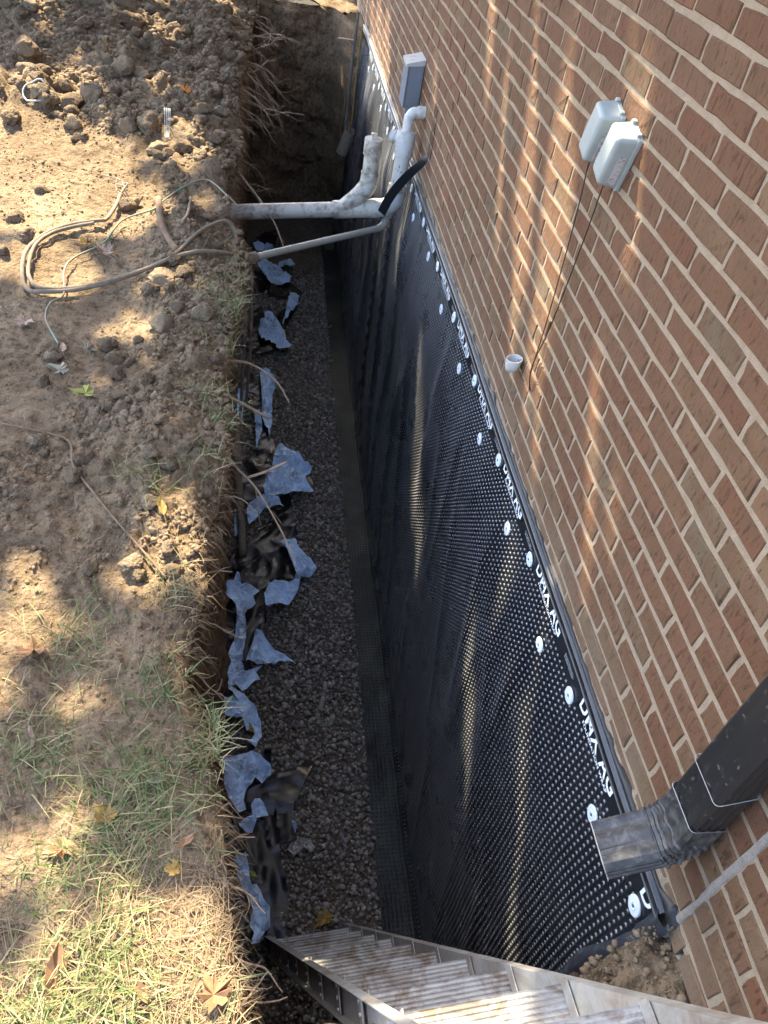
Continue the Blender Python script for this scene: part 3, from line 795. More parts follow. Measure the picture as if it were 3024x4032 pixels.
def text_mesh(name, body, size, off=0.0, spacing=1.0):
    cu = bpy.data.curves.new(name, 'FONT'); cu.body = body; cu.size = size; cu.offset = off; cu.space_character = spacing
    cu.resolution_u = 3
    ob = bpy.data.objects.new(name, cu); COL.objects.link(ob)
    dg = bpy.context.evaluated_depsgraph_get()
    me = bpy.data.meshes.new_from_object(ob.evaluated_get(dg))
    bpy.data.objects.remove(ob); bpy.data.curves.remove(cu)
    return me
def build_print():
    big = text_mesh('lettering', 'DMX AG', 0.070, 0.0016, 1.08)
    small = text_mesh('slogan', 'FOUNDATION WRAP', 0.0162, 0.0003, 1.06)
    for me, W in ((big, 0.268), (small, 0.205)):
        co = np.array([v.co for v in me.vertices]); w = co[:, 0].max() - co[:, 0].min()
        for v in me.vertices: v.co.x = (v.co.x - co[:, 0].min()) * W / w
        me.materials.clear(); me.materials.append(M['print'])
    bars = MB(); 
    for r in range(3):
        x = 0
        while x < 0.075:
            w = 0.004 + 0.008 * random.random(); bars.box((x + w/2, -r * 0.0062, 0), (w, 0.0022, 0.0004)); x += w + 0.0025
    bme = pymesh('fine_print', bars.v, bars.f); bme.materials.append(M['printgrey'])
    k = 0; y = 1.10
    while y - 0.5 > 0.0: y -= 0.4945
    while y < 7.6:
        for me, dy, zz in ((big, 0.0, 0.013), (small, -0.045, -0.0035), (bme, 0.16, 0.030)):
            yy = y + dy
            if yy - 0.3 < MY0 and me is not bme:
                if me is small: continue
                m2 = me.copy(); 
                # the print runs on past the cut edge of the sheet: keep only what is left of it
                import bmesh
                bm = bmesh.new(); bm.from_mesh(m2)
                bmesh.ops.delete(bm, geom=[v for v in bm.verts if yy - v.co.x < MY0 + 0.012], context='VERTS')
                bm.to_mesh(m2); bm.free()
                if len(m2.polygons) == 0: continue
                mm = m2
            else: mm = me
            o = bpy.data.objects.new(me.name, mm); COL.objects.link(o); o.parent = memb
            o.matrix_world = Matrix(((0, 0, -1, -0.0108), (-1, 0, 0, yy), (0, 1, 0, zz), (0, 0, 0, 1)))
        y += 0.4945; k += 1
M['printgrey'] = mat_plain('faint_grey_print', (0.30, 0.32, 0.33), 0.6, 0, 0.3)
build_print()
def build_discs():
    mb = MB(); n = 20
    rr = [0.0255, 0.0255, 0.0235, 0.012, 0.0085, 0.0055]; hh = [0.0, 0.003, 0.0048, 0.0052, 0.0062, 0.0045]
    V = [(-h, r * math.cos(2*math.pi*k/n), r * math.sin(2*math.pi*k/n)) for r, h in zip(rr, hh) for k in range(n)]
    F = [(i*n+k, i*n+(k+1) % n, (i+1)*n+(k+1) % n, (i+1)*n+k) for i in range(len(rr)-1) for k in range(n)]
    F.append(tuple((len(rr)-1)*n + k for k in range(n)))
    me = pymesh('fastener_disc', V, F); me.materials.append(M['white'])
    hb = MB(); hb.tube([(-0.004, 0, 0), (-0.0068, 0, 0)], 0.0042, 6)
    pin = pymesh('pin', hb.v, hb.f); pin.materials.append(M['pin'])
    lst = [(0.589, -0.028), (0.838, -0.094), (1.153, -0.024), (1.38, -0.094), (1.657, -0.005), (1.873, -0.081), (2.152, -0.001), (2.386, -0.089), (2.649, 0.010), (2.882, -0.087), (3.163, 0.007), (3.388, -0.081), (3.659, 0.008), (3.888, -0.052), (4.172, 0.010), (4.421, -0.074)]
    lst += [(y, z) for y in (4.67, 5.17, 5.66, 6.15, 6.65, 7.15) for z in (0.0,)] + [(y, -0.085) for y in (4.92, 5.42, 5.9, 6.4, 6.9, 7.4)]
    lst += [(5.0, -0.32), (6.1, -0.36)]
    for y, z in lst:
        p = msurf(y, 0.085 - z); p2 = msurf(y + 0.02, 0.085 - z)
        o = bpy.data.objects.new('fastener_disc', me); COL.objects.link(o); o.parent = memb
        o.location = (p[0] - 0.0012, y, z); o.rotation_euler = (random.random() * 6, random.uniform(-0.06, 0.10), math.atan2(-(p2[0]-p[0]), 0.02))
        q = bpy.data.objects.new('pin', pin); COL.objects.link(q); q.parent = o
M['pin'] = mat_plain('grey_pin', (0.2, 0.21, 0.22), 0.5, 0.5)
build_discs()

def build_bar():
    # termination bar: ridged strip clamped along the top of the membrane
    root = empty('termination_bar')
    tag(root, 'black ridged clamping strip along the top of the membrane', 'bar')
    prof = [(-0.011, 0.054), (-0.0155, 0.056), (-0.0165, 0.060), (-0.0135, 0.063), (-0.0125, 0.072), (-0.0140, 0.078), (-0.0170, 0.081), (-0.0170, 0.086), (-0.0140, 0.089), (-0.004, 0.0895), (-0.004, 0.054)]
    ys = [0.532]
    while ys[-1] < 8.15: ys.append(ys[-1] + 0.06)
    V = []; n = len(prof)
    for y in ys:
        wob = 0.003 * float(fbm(y * 1.7, 1.0, 0, 2, 81)) ; wz = 0.004 * float(fbm(y * 0.9, 6.0, 0, 2, 82))
        for a, b in prof: V.append((a + wob - 0.002, y, b + wz))
    F = [(i*n+k, i*n+(k+1) % n, (i+1)*n+(k+1) % n, (i+1)*n+k) for i in range(len(ys)-1) for k in range(n)]
    F += [tuple(range(n))[::-1], tuple((len(ys)-1)*n+k for k in range(n))]
    mb = MB(); mb.add(V, F); autosmooth(mb.build('strip', M['bar'], root), 40)
    lip = [(-0.0145, 0.0895), (-0.0150, 0.0925), (-0.0075, 0.0945), (-0.006, 0.0895)]
    V = []
    for y in ys:
        wob = 0.003 * float(fbm(y * 1.7, 1.0, 0, 2, 81)); wz = 0.004 * float(fbm(y * 0.9, 6.0, 0, 2, 82))
        for a, b in lip: V.append((a + wob - 0.002, y, b + wz + 0.0004))
    n = 4
    F = [(i*n+k, i*n+(k+1) % n, (i+1)*n+(k+1) % n, (i+1)*n+k) for i in range(len(ys)-1) for k in range(n)]
    F += [(3, 2, 1, 0), tuple((len(ys)-1)*n+k for k in range(n))]
    mb = MB(); mb.add(V, F); autosmooth(mb.build('lip', M['barlip'], root), 40)
    # sealant squeezed out behind
    V = []; N = 420
    for i in range(N + 1):
        y = 0.50 + 7.6 * (i / N) ** 1.3; w = max(0.0, float(fbm(y * 13, 0.3, 0, 3, 83))) * 0.014 + 0.004 + (0.03 * max(0, 1 - abs(y - 0.53) / 0.05))
        V += [(-0.009, y, 0.088), (-0.0095 - 0.3 * w, y, 0.096 + w * 0.5), (-0.006, y, 0.097 + w), (0.006, y, 0.098 + w)]
    mb = MB(); mb.add(V, [(i*4+k, i*4+k+1, i*4+k+5, i*4+k+4) for i in range(N) for k in range(3)])
    mb.build('sealant', M['tar'], root, smooth=True)
    # crinkled tape down the near cut edge
    V = []; nn = 60; mm = 9
    for i in range(nn + 1):
        s = -0.01 + 1.5 * i / nn
        for k in range(mm):
            t = k / (mm - 1); yy = 0.497 + 0.055 * t + 0.02 * sstep(0.0, 0.5, s) + 0.012 * float(fbm(s * 5, 2.0, 0, 2, 84))
            p = msurf(max(yy, 0.50), max(s, 0.0))
            bulge = 0.012 * math.sin(math.pi * t) + 0.006 * float(fbm(s * 26, t * 2.5, 0, 3, 85))
            V.append((float(p[0]) - 0.006 - max(bulge, -0.004) + 0.02 * max(0, 0.25 - t), float(yy), float(p[2]) + 0.003))
    mb = MB(); mb.add(V, [(i*mm+k, i*mm+k+1, (i+1)*mm+k+1, (i+1)*mm+k) for i in range(nn) for k in range(mm-1)])
    t = mb.build('edge_tape', M['tape'], smooth=True)
    tag(t, 'crinkled black tape along the near cut edge of the membrane', 'tape')
build_bar()

# ------------------------------------------------------------------ fittings on the wall
def rounded_box(mb, w, h, d, bev, Mx, seg=4, taper=0.0):
    """box standing on the wall plane: local u (width), v (height), depth d outwards, rounded front edges"""
    def ring(inset, depth, rad):
        pts = []
        for cx, cy, a0 in ((w/2, h/2, 0), (-w/2, h/2, 90), (-w/2, -h/2, 180), (w/2, -h/2, 270)):
            for k in range(seg + 1):
                a = R(a0 + 90 * k / seg); px = cx - math.copysign(rad + inset, cx) + rad * math.cos(a); py = cy - math.copysign(rad + inset, cy) + rad * math.sin(a)
                pts.append(Mx @ Vector((px, py, depth)))
        return pts
    rings = [ring(0, 0, bev), ring(taper, d - bev, bev)]
    for k in range(1, seg + 1):
        a = R(90 * k / seg); rings.append(ring(taper + bev * (1 - math.cos(a)) * 0.98, d - bev + bev * math.sin(a), bev * max(0.05, math.cos(a)) if k < seg else bev * 0.05))
    n = len(rings[0]); V = [p for r in rings for p in r]
    F = [(i*n+k, i*n+(k+1) % n, (i+1)*n+(k+1) % n, (i+1)*n+k) for i in range(len(rings)-1) for k in range(n)]
    F.append(tuple((len(rings)-1)*n+k for k in range(n)))
    mb.add(V, F)
def wall_frame(y, z, rot, x=-0.001):
    # u along -y (to the right when facing the wall), v up, w out of the wall; rot turns u,v in the wall plane
    c, s = math.cos(rot), math.sin(rot)
    u = Vector((0, -c, -s)); v = Vector((0, -s, c)); w = Vector((-1, 0, 0))
    return Matrix(((u.x, v.x, w.x, x), (u.y, v.y, w.y, y), (u.z, v.z, w.z, z), (0, 0, 0, 1)))
def telecom(y, z, rot, label):
    root = empty('utility_box', (0, y, z)); tag(root, label, 'utility box', 'pair of pale utility boxes on the wall')
    F = wall_frame(0, 0, rot)
    mb = MB(); rounded_box(mb, 0.087, 0.150, 0.012, 0.004, F); autosmooth(mb.build('back_plate', M['telecom'], root))
    F2 = F @ Matrix.Translation((0, 0, 0.0125))
    mb = MB(); rounded_box(mb, 0.083, 0.146, 0.050, 0.013, F2, 5, 0.004); autosmooth(mb.build('cover', M['telecom'], root), 50)
    for sx in (-0.028, 0.026):
        mb = MB(); mb.box((sx, 0.079, 0.009), (0.012, 0.006, 0.012), F, 0.0015); mb.build('hinge', M['telecom'], root)
    mb = MB(); mb.box((0.0422, -0.016, 0.030), (0.0014, 0.078, 0.021), F, 0.0004); mb.build('sticker', M['sticker'], root)
    return root
telecom(2.130, 1.168, R(17), 'pale grey plastic utility box, the farther of two on the wall')
telecom(1.990, 1.160, R(17), 'pale grey plastic utility box with worn sticker, the nearer of two')
def wire(name, pts, rad, mat, label, cat, group=None, n=6, seg=6, rtaper=None):
    p = catmull(pts, seg)
    rr = [rad] * len(p) if rtaper is None else [rad + (rtaper - rad) * i / (len(p)-1) for i in range(len(p))]
    mb = MB(); mb.tube(p, rr, n); o = mb.build(name, mat, smooth=True); tag(o, label, cat, group); return o
wire('thin_wire', [(-0.022, 2.17, 1.10), (-0.012, 2.155, 0.9), (-0.010, 2.13, 0.6), (-0.014, 2.115, 0.42), (-0.002, 2.111, 0.352)], 0.0019, M['wire'], 'thin dark wire from the farther utility box to the wall', 'wire')
wire('thin_wire', [(-0.022, 2.025, 1.09), (-0.014, 2.05, 0.9), (-0.010, 2.09, 0.6), (-0.018, 2.112, 0.44), (-0.002, 2.108, 0.349)], 0.0019, M['wire'], 'thin dark wire from the nearer utility box to the wall', 'wire')
def build_cup():
    root = empty('vent_cup', (0, 2.245, 0.36)); tag(root, 'small white plastic vent cup sticking out of the brick wall', 'vent')
    n = 24; V = []; F = []
    prof = [(0.028, 0.022), (0.0285, 0.019), (0.026, -0.008), (0.021, -0.022), (0.012, -0.029), (0.0, -0.030)]
    inner = [(0.0255, 0.0222), (0.022, -0.010), (0.0, -0.02)]
    rows = [(r, z) for r, z in prof[::-1]] + inner
    for r, z in rows:
        for k in range(n):
            a = 2*math.pi*k/n; V.append((-0.031 + r * math.cos(a), r * math.sin(a), z + 0.004 * math.cos(a)))
    for i in range(len(rows)-1):
        for k in range(n): F.append((i*n+k, i*n+(k+1) % n, (i+1)*n+(k+1) % n, (i+1)*n+k))
    mb = MB(); mb.add(V, F); autosmooth(mb.build('cup', M['pvcclean'], root), 50)
    mb = MB(); mb.tube([(0.004, -0.005, 0.012), (-0.016, -0.005, 0.020)], 0.007, 10); mb.build('stem', M['ebox'], root, smooth=True)
build_cup()
def build_ebox():
    root = empty('electrical_box', (0, 5.01, 0.478)); tag(root, 'grey metal electrical box on the wall above the white pipes', 'electrical box')
    mb = MB(); mb.box((-0.046, 0, 0), (0.088, 0.165, 0.235), None, 0.004); autosmooth(mb.build('case', M['ebox'], root))
    mb = MB(); mb.box((-0.0945, 0, -0.006), (0.008, 0.172, 0.225), None, 0.002); autosmooth(mb.build('lid', M['ebox'], root))
    mb = MB()
    mb.add([(-0.001, -0.087, 0.150), (-0.001, 0.087, 0.150), (-0.108, 0.087, 0.119), (-0.108, -0.087, 0.119), (-0.001, -0.087, 0.118), (-0.001, 0.087, 0.118), (-0.108, 0.087, 0.104), (-0.108, -0.087, 0.104)],
           [(0,1,2,3), (4,7,6,5), (0,4,5,1), (3,2,6,7), (0,3,7,4), (1,5,6,2)])
    mb.build('rain_hood', M['eboxtop'], root)
    mb = MB(); mb.tube([(-0.046, 0.0, -0.116), (-0.046, 0.0, -0.165)], 0.026, 16); autosmooth(mb.build('hub', M['ebox'], root))
build_ebox()

# ------------------------------------------------------------------ pipes across the trench
PY = 4.62
def pipe(name, pts, rad, mat, parent, n=20, seg=6, smooth_path=True):
    p = catmull(pts, seg) if smooth_path else pts
    mb = MB(); mb.tube(p, rad, n); return autosmooth(mb.build(name, mat, parent), 50)
def build_pvc():
    root = empty('drain_pipe'); tag(root, 'muddy white plastic drain pipe crossing the trench with capped branch', 'pipe')
    r = 0.0445; f = 0.0525
    pipe('run', [(-1.16, PY, -0.245), (-0.40, PY, -0.148)], r, M['pvc'], root, smooth_path=False)
    pipe('coupling', [(-1.13, PY, -0.2415), (-1.055, PY, -0.232)], f - 0.003, M['pvcclean'], root, smooth_path=False)
    pipe('wye', [(-0.475, PY, -0.1575), (-0.25, PY, -0.1275)], f, M['pvc'], root, smooth_path=False)
    pipe('coupling', [(-0.2495, PY, -0.1275), (-0.20, PY, -0.119)], f + 0.003, M['pvc'], root, smooth_path=False)
    pipe('elbow', [(-0.20, PY, -0.119), (-0.155, PY, -0.106), (-0.118, PY + 0.005, -0.07), (-0.108, PY + 0.012, -0.015)], f, M['pvcclean'], root)
    pipe('elbow_lip', [(-0.106, PY + 0.013, -0.016), (-0.103, PY + 0.018, 0.022)], f + 0.004, M['pvc'], root, smooth_path=False)
    pipe('riser', [(-0.103, PY + 0.018, 0.02), (-0.090, PY + 0.075, 0.28)], r, M['pvcdot'], root, smooth_path=False)
    pipe('branch', [(-0.42, PY, -0.150), (-0.345, PY, -0.075), (-0.308, PY, -0.03)], f - 0.002, M['pvc'], root, smooth_path=False)
    pipe('branch_bend', [(-0.312, PY, -0.034), (-0.288, PY, 0.0), (-0.280, PY, 0.05), (-0.280, PY, 0.085)], f, M['pvc'], root)
    pipe('branch_riser', [(-0.280, PY, 0.08), (-0.282, PY, 0.235)], r + 0.002, M['pvc'], root, smooth_path=False)
    cap = pipe('cleanout_cap', [(-0.282, PY, 0.185), (-0.283, PY, 0.272)], f, M['pvc'], root, smooth_path=False)
    mb = MB(); mb.box((-0.283, PY, 0.287), (0.032, 0.032, 0.03), None, 0.003); mb.build('square_nub', M['pvc'], cap)
    # the vented stack by the wall
    pipe('stack_coupling', [(-0.0955, PY + 0.052, 0.175), (-0.0915, PY + 0.068, 0.25)], f, M['pvcclean'], root, smooth_path=False)
    pipe('tee', [(-0.0925, PY + 0.062, 0.225), (-0.089, PY + 0.080, 0.305)], f + 0.004, M['pvcclean'], root, smooth_path=False)
    pipe('tee_arm', [(-0.10, PY + 0.07, 0.255), (-0.150, PY + 0.105, 0.262)], 0.031, M['pvcclean'], root, smooth_path=False)
    pipe('arm_cap', [(-0.146, PY + 0.102, 0.2615), (-0.168, PY + 0.118, 0.2645)], 0.037, M['pvcclean'], root, smooth_path=False)
    pipe('vent_pipe', [(-0.089, PY + 0.08, 0.30), (-0.086, PY + 0.092, 0.36)], 0.0265, M['pvcclean'], root, smooth_path=False)
    pipe('vent_elbow', [(-0.0865, PY + 0.09, 0.342), (-0.084, PY + 0.093, 0.375), (-0.066, PY + 0.095, 0.402), (-0.035, PY + 0.095, 0.410)], 0.030, M['pvcclean'], root)
    pipe('vent_collar', [(-0.038, PY + 0.095, 0.410), (0.006, PY + 0.095, 0.412)], 0.034, M['pvcclean'], root, smooth_path=False)
M['pvcdot'] = mat_plain('white_pvc_tar_splashed', (0.54, 0.52, 0.46), 0.42, 0, 0.5, (0.012, 0.012, 0.012), 17, 0.60, 0.63)
build_pvc()
def build_conduit():
    root = empty('conduit'); tag(root, 'thin grey plastic conduit sloping from the wall down to the bank', 'conduit')
    pipe('upright', [(-0.046, 5.01, 0.318), (-0.075, 4.87, 0.10), (-0.115, 4.70, -0.10), (-0.15, 4.62, -0.185)], 0.0185, M['conduit'], root, 14)
    pipe('bend', [(-0.15, 4.62, -0.185), (-0.165, 4.595, -0.212), (-0.195, 4.565, -0.222)], 0.021, M['conduit'], root, 14)
    pipe('run', [(-0.19, 4.57, -0.222), (-0.945, 3.80, -0.105)], 0.0185, M['conduit'], root, 14, smooth_path=False)
    pipe('muddy_collar', [(-0.925, 3.82, -0.108), (-0.99, 3.755, -0.098)], 0.029, M['cable'], root, 14, smooth_path=False)
build_conduit()
def ribbon(name, pts, wids, dirs, mat, label, cat, seg=6):
    P = catmull(pts, seg); n = len(P); V = []
    for i, p in enumerate(P):
        t = i / (n-1) * (len(wids)-1); k = min(int(t), len(wids)-2); u = t - k
        w = wids[k] * (1-u) + wids[k+1] * u; d = (Vector(dirs[k]) * (1-u) + Vector(dirs[k+1]) * u).normalized()
        nrm = Vector((0.0, -0.001, 0.0012))
        V += [p - d*w/2, p + d*w/2, p + d*w/2 + nrm, p - d*w/2 + nrm]
    F = [(i*4+k, i*4+(k+1) % 4, i*4+4+(k+1) % 4, i*4+4+k) for i in range(n-1) for k in range(4)]
    F += [(3, 2, 1, 0), tuple((n-1)*4 + k for k in range(4))]
    mb = MB(); mb.add(V, F); o = mb.build(name, mat, smooth=False); tag(o, label, cat); return o
ribbon('black_strap', [(-0.20, 4.50, -0.10), (-0.165, 4.47, 0.02), (-0.10, 4.43, 0.15), (-0.03, 4.38, 0.26), (-0.014, 4.36, 0.32), (-0.012, 4.375, 0.44), (-0.012, 4.39, 0.56)], [0.055, 0.055, 0.05, 0.038, 0.03, 0.026, 0.022],
       [(-0.75, 0.1, 0.5), (-0.75, 0.1, 0.5), (-0.75, 0.1, 0.5), (-0.6, 0.5, 0.4), (0, 1, 0.1), (0, 1, 0), (0, 1, 0)], M['bar'], 'black plastic strap hanging on the wall over the white pipe', 'strap')
for k, (dx, dy, r_, zz) in enumerate(((0.0, 0.0, 0.0085, -1.15), (0.022, 0.02, 0.0085, -1.0), (-0.018, 0.03, 0.007, -1.25))):
    wire('hanging_cable', [(-0.965 + dx*0.3, 3.775 + dy, -0.11), (-0.962 + dx, 3.75 + dy, -0.22), (-0.968 + dx * 1.5, 3.73 + dy, -0.6), (-0.985 + dx * 1.6, 3.70 + dy, zz)], r_, M['log'],
         'muddy cable hanging straight down from the end of the grey conduit', 'cable', 'cables hanging from the conduit end', 8)

# ------------------------------------------------------------------ downspout with elbow
def rect_prof(w, d, ribs=5):
    """outline of a ribbed rectangular downspout: u across (y), v out of the wall"""
    pts = []; b = 0.009
    def side(p0, p1, nx, ny, r):
        for k in range(r * 4 + 1):
            t = k / (r * 4); off = -0.0042 if (k % 4 in (1, 2)) and 0 < k < r*4 else 0.0
            pts.append((p0[0] + (p1[0]-p0[0])*t + nx*off, p0[1] + (p1[1]-p0[1])*t + ny*off))
    side((-w/2+b, d/2), (w/2-b, d/2), 0, 1, ribs); side((w/2, d/2-b), (w/2, -d/2+b), 1, 0, max(2, ribs-2))
    side((w/2-b, -d/2), (-w/2+b, -d/2), 0, -1, 2); side((-w/2, -d/2+b), (-w/2, d/2-b), -1, 0, max(2, ribs-2))
    return pts
def sweep(mb, path, prof, uvec, scale=None, cap=False):
    V = []; n = len(prof)
    for i, p in enumerate(path):
        t = (path[min(i+1, len(path)-1)] - path[max(i-1, 0)]).normalized(); v = t.cross(uvec).normalized(); s = scale[i] if scale else 1.0
        V += [p + uvec * (a * s) + v * (b * s) for a, b in prof]
    F = [(i*n+k, i*n+(k+1) % n, (i+1)*n+(k+1) % n, (i+1)*n+k) for i in range(len(path)-1) for k in range(n)]
    if cap: F.append(tuple(range(n)))
    mb.add(V, F)
def build_spout():
    root = empty('downspout', (-0.05, 0.612, 0.285)); tag(root, 'black ribbed rectangular downspout with elbow on the brick wall', 'downspout')
    U = Vector((0, 1, 0)); W, D = 0.098, 0.074
    mb = MB(); sweep(mb, [Vector((0, 0, z)) for z in (2.9, 1.5, 0.10)], rect_prof(W, D), U); autosmooth(mb.build('upright', M['spout'], root), 25)
    path = [Vector((0, 0, 0.145)), Vector((0, 0, 0.115))]; sc = [1.045, 1.045]; nb = 26; rad = 0.085
    for k in range(nb + 1):
        a = R(63) * k / nb
        path.append(Vector((-rad * (1 - math.cos(a)), 0, 0.06 - rad * math.sin(a) + 0.02))); sc.append(1.03 + (0.085 if (k % 5 in (2, 3)) else 0.0))
    a = R(63); dv = Vector((-math.sin(a), 0, -math.cos(a)))
    e = path[-1]
    path += [e + dv * 0.012, e + dv * 0.105]; sc += [1.03, 1.02]
    mb = MB(); sweep(mb, path, rect_prof(W, D), U, sc); autosmooth(mb.build('elbow', M['spoutdirty'], root), 25)
    mb = MB(); sweep(mb, [path[-1] - dv * 0.002, path[-1] - dv * 0.07], [(u * 0.95, v * 0.95) for u, v in rect_prof(W, D)], U, [1.0, 0.98]); mb.build('inner_wall', M['spout'], root)
    mb = MB(); q = path[-1]
    sweep(mb, [q - dv * 0.001, q + dv * 0.0012], rect_prof(W, D), U, [1.028, 1.03]); mb.build('rim', M['rim'], root)
    b = 0.009; cs = [(W/2-b, D/2-b, 0), (-W/2+b, D/2-b, 90), (-W/2+b, -D/2+b, 180), (W/2-b, -D/2+b, 270)]
    flat = [(cx + b * math.cos(R(a0 + k*30)), cy + b * math.sin(R(a0 + k*30))) for cx, cy, a0 in cs for k in range(4)]
    loop = [Vector((-v * 1.05, u * 1.04, 0.265 + 0.03 * (-v / D))) for u, v in flat]
    mb = MB(); mb.tube([p * 1.0 for p in loop] + [loop[0]], 0.0011, 5); mb.build('wire_strap', M['strapwire'], root, smooth=True)
    mb = MB(); mb.tube([Vector((-v * 1.07, u * 1.05, 0.146)) for u, v in flat] + [Vector((-flat[0][1] * 1.07, flat[0][0] * 1.05, 0.146))], 0.0008, 4); mb.build('seam_edge', M['strapwire'], root)
    for yy, zz in ((0.02, 0.22), (0.01, 0.13)):
        mb = MB(); mb.tube([(-D/2 - 0.000, yy, zz), (-D/2 - 0.004, yy, zz)], 0.0042, 8); mb.build('rivet', M['spoutdirty'], root)
M['rim'] = mat_plain('muddy_rim', (0.42, 0.38, 0.31), 0.8, 0, 0.3, (0.2, 0.16, 0.12), 60)
build_spout()

# ------------------------------------------------------------------ step ladder leaning into the trench
def build_ladder():
    root = empty('step_ladder'); tag(root, 'muddy aluminium step ladder leaning down into the trench', 'ladder')
    P0 = Vector((-0.726, 1.082, -1.845)); d = Vector((0.0125, -0.107, 0.2855)).normalized(); SP = 0.305
    w = Vector((0.352, 0.032, 0)).normalized(); nrm = w.cross(d).normalized()
    if nrm.z < 0: nrm = -nrm
    Wd = 0.352
    def pt(n, u, k): return P0 + d * (SP * n) + w * u + nrm * k
    n0, n1 = -1.75, 8.9
    for side, u0, s in ((0, 0.0, -1), (1, Wd, 1)):
        mb = MB()
        # channel section: web with two outward flanges
        prof = [(0, -0.040), (0, 0.040), (s*0.026, 0.040), (s*0.026, 0.0375), (s*0.0028, 0.0375), (s*0.0028, -0.0375), (s*0.026, -0.0375), (s*0.026, -0.040)]
        mb.extrude(prof, lambda a, b: pt(n0, u0 + a - s*0.003 * n0 * 0.5, b), lambda a, b: pt(n1, u0 + a - s*0.003 * n1 * 0.5, b))
        rail = mb.build('rail', M['ladder'], root)
        for n in range(-1, 9):
            mb = MB()
            for kk in (-0.026, 0.0, 0.026):
                q = pt(n + 0.02, u0 + s * 0.003, kk); mb.tube([q, q + w * s * 0.008], 0.005, 6)
            A = [pt(n - 0.05, u0 + s*0.0032, -0.037), pt(n - 0.05, u0 + s*0.0032, 0.037), pt(n + 0.06, u0 + s*0.0032, 0.037), pt(n + 0.06, u0 + s*0.0032, -0.037)]
            mb.add(A + [v + w * s * 0.003 for v in A], [(0,1,2,3), (7,6,5,4), (0,4,5,1), (1,5,6,2), (2,6,7,3), (3,7,4,0)])
            mb.build('bracket', M['ladder'], rail)
    hx = Vector((nrm.x, nrm.y, 0)).normalized()        # horizontal, towards the climber
    if hx.y > 0: hx = -hx
    up = Vector((0, 0, 1))
    ribs = 7; depth = 0.070
    prof = []
    for k in range(ribs * 4 + 1):
        t = k / (ribs * 4); prof.append((-depth/2 + depth * t, 0.0 if (k % 4 in (0, 1)) else -0.0022))
    prof += [(depth/2 + 0.001, -0.004), (depth/2 + 0.001, -0.032), (depth/2 - 0.002, -0.032), (depth/2 - 0.002, -0.007), (-depth/2 + 0.003, -0.007), (-depth/2 + 0.003, -0.026), (-depth/2, -0.026)]
    me = None
    for n in range(-1, 9):
        mb = MB()
        c0 = pt(n, 0.002 + 0.0015 * n, 0.0); c1 = pt(n, Wd - 0.002 - 0.0015 * n, 0.0)
        mb.extrude(prof, lambda a, b: c0 - hx * a + up * b, lambda a, b: c1 - hx * a + up * b)
        o = mb.build('tread', M['tread'], root)
        for c, s in ((c0, 1), (c1, -1)):
            mb = MB()
            A = [c + w*s*0.001 - hx*(-0.038) + up*0.001, c + w*s*0.001 - hx*0.038 + up*0.001, c + w*s*0.001 - hx*0.036 + up*0.034, c + w*s*0.001 - hx*(-0.036) + up*0.034]
            mb.add(A + [v + w*s*0.0025 for v in A], [(0,1,2,3), (7,6,5,4), (0,4,5,1), (1,5,6,2), (2,6,7,3), (3,7,4,0)])
            mb.build('end_bracket', M['ladder'], o)
    for u in (0.0, Wd):
        mb = MB(); mb.box((0, 0, 0), (0.045, 0.10, 0.04), Matrix.Translation(pt(-1.72, u, 0)), 0.004); mb.build('foot', M['wire'], root)
build_ladder()

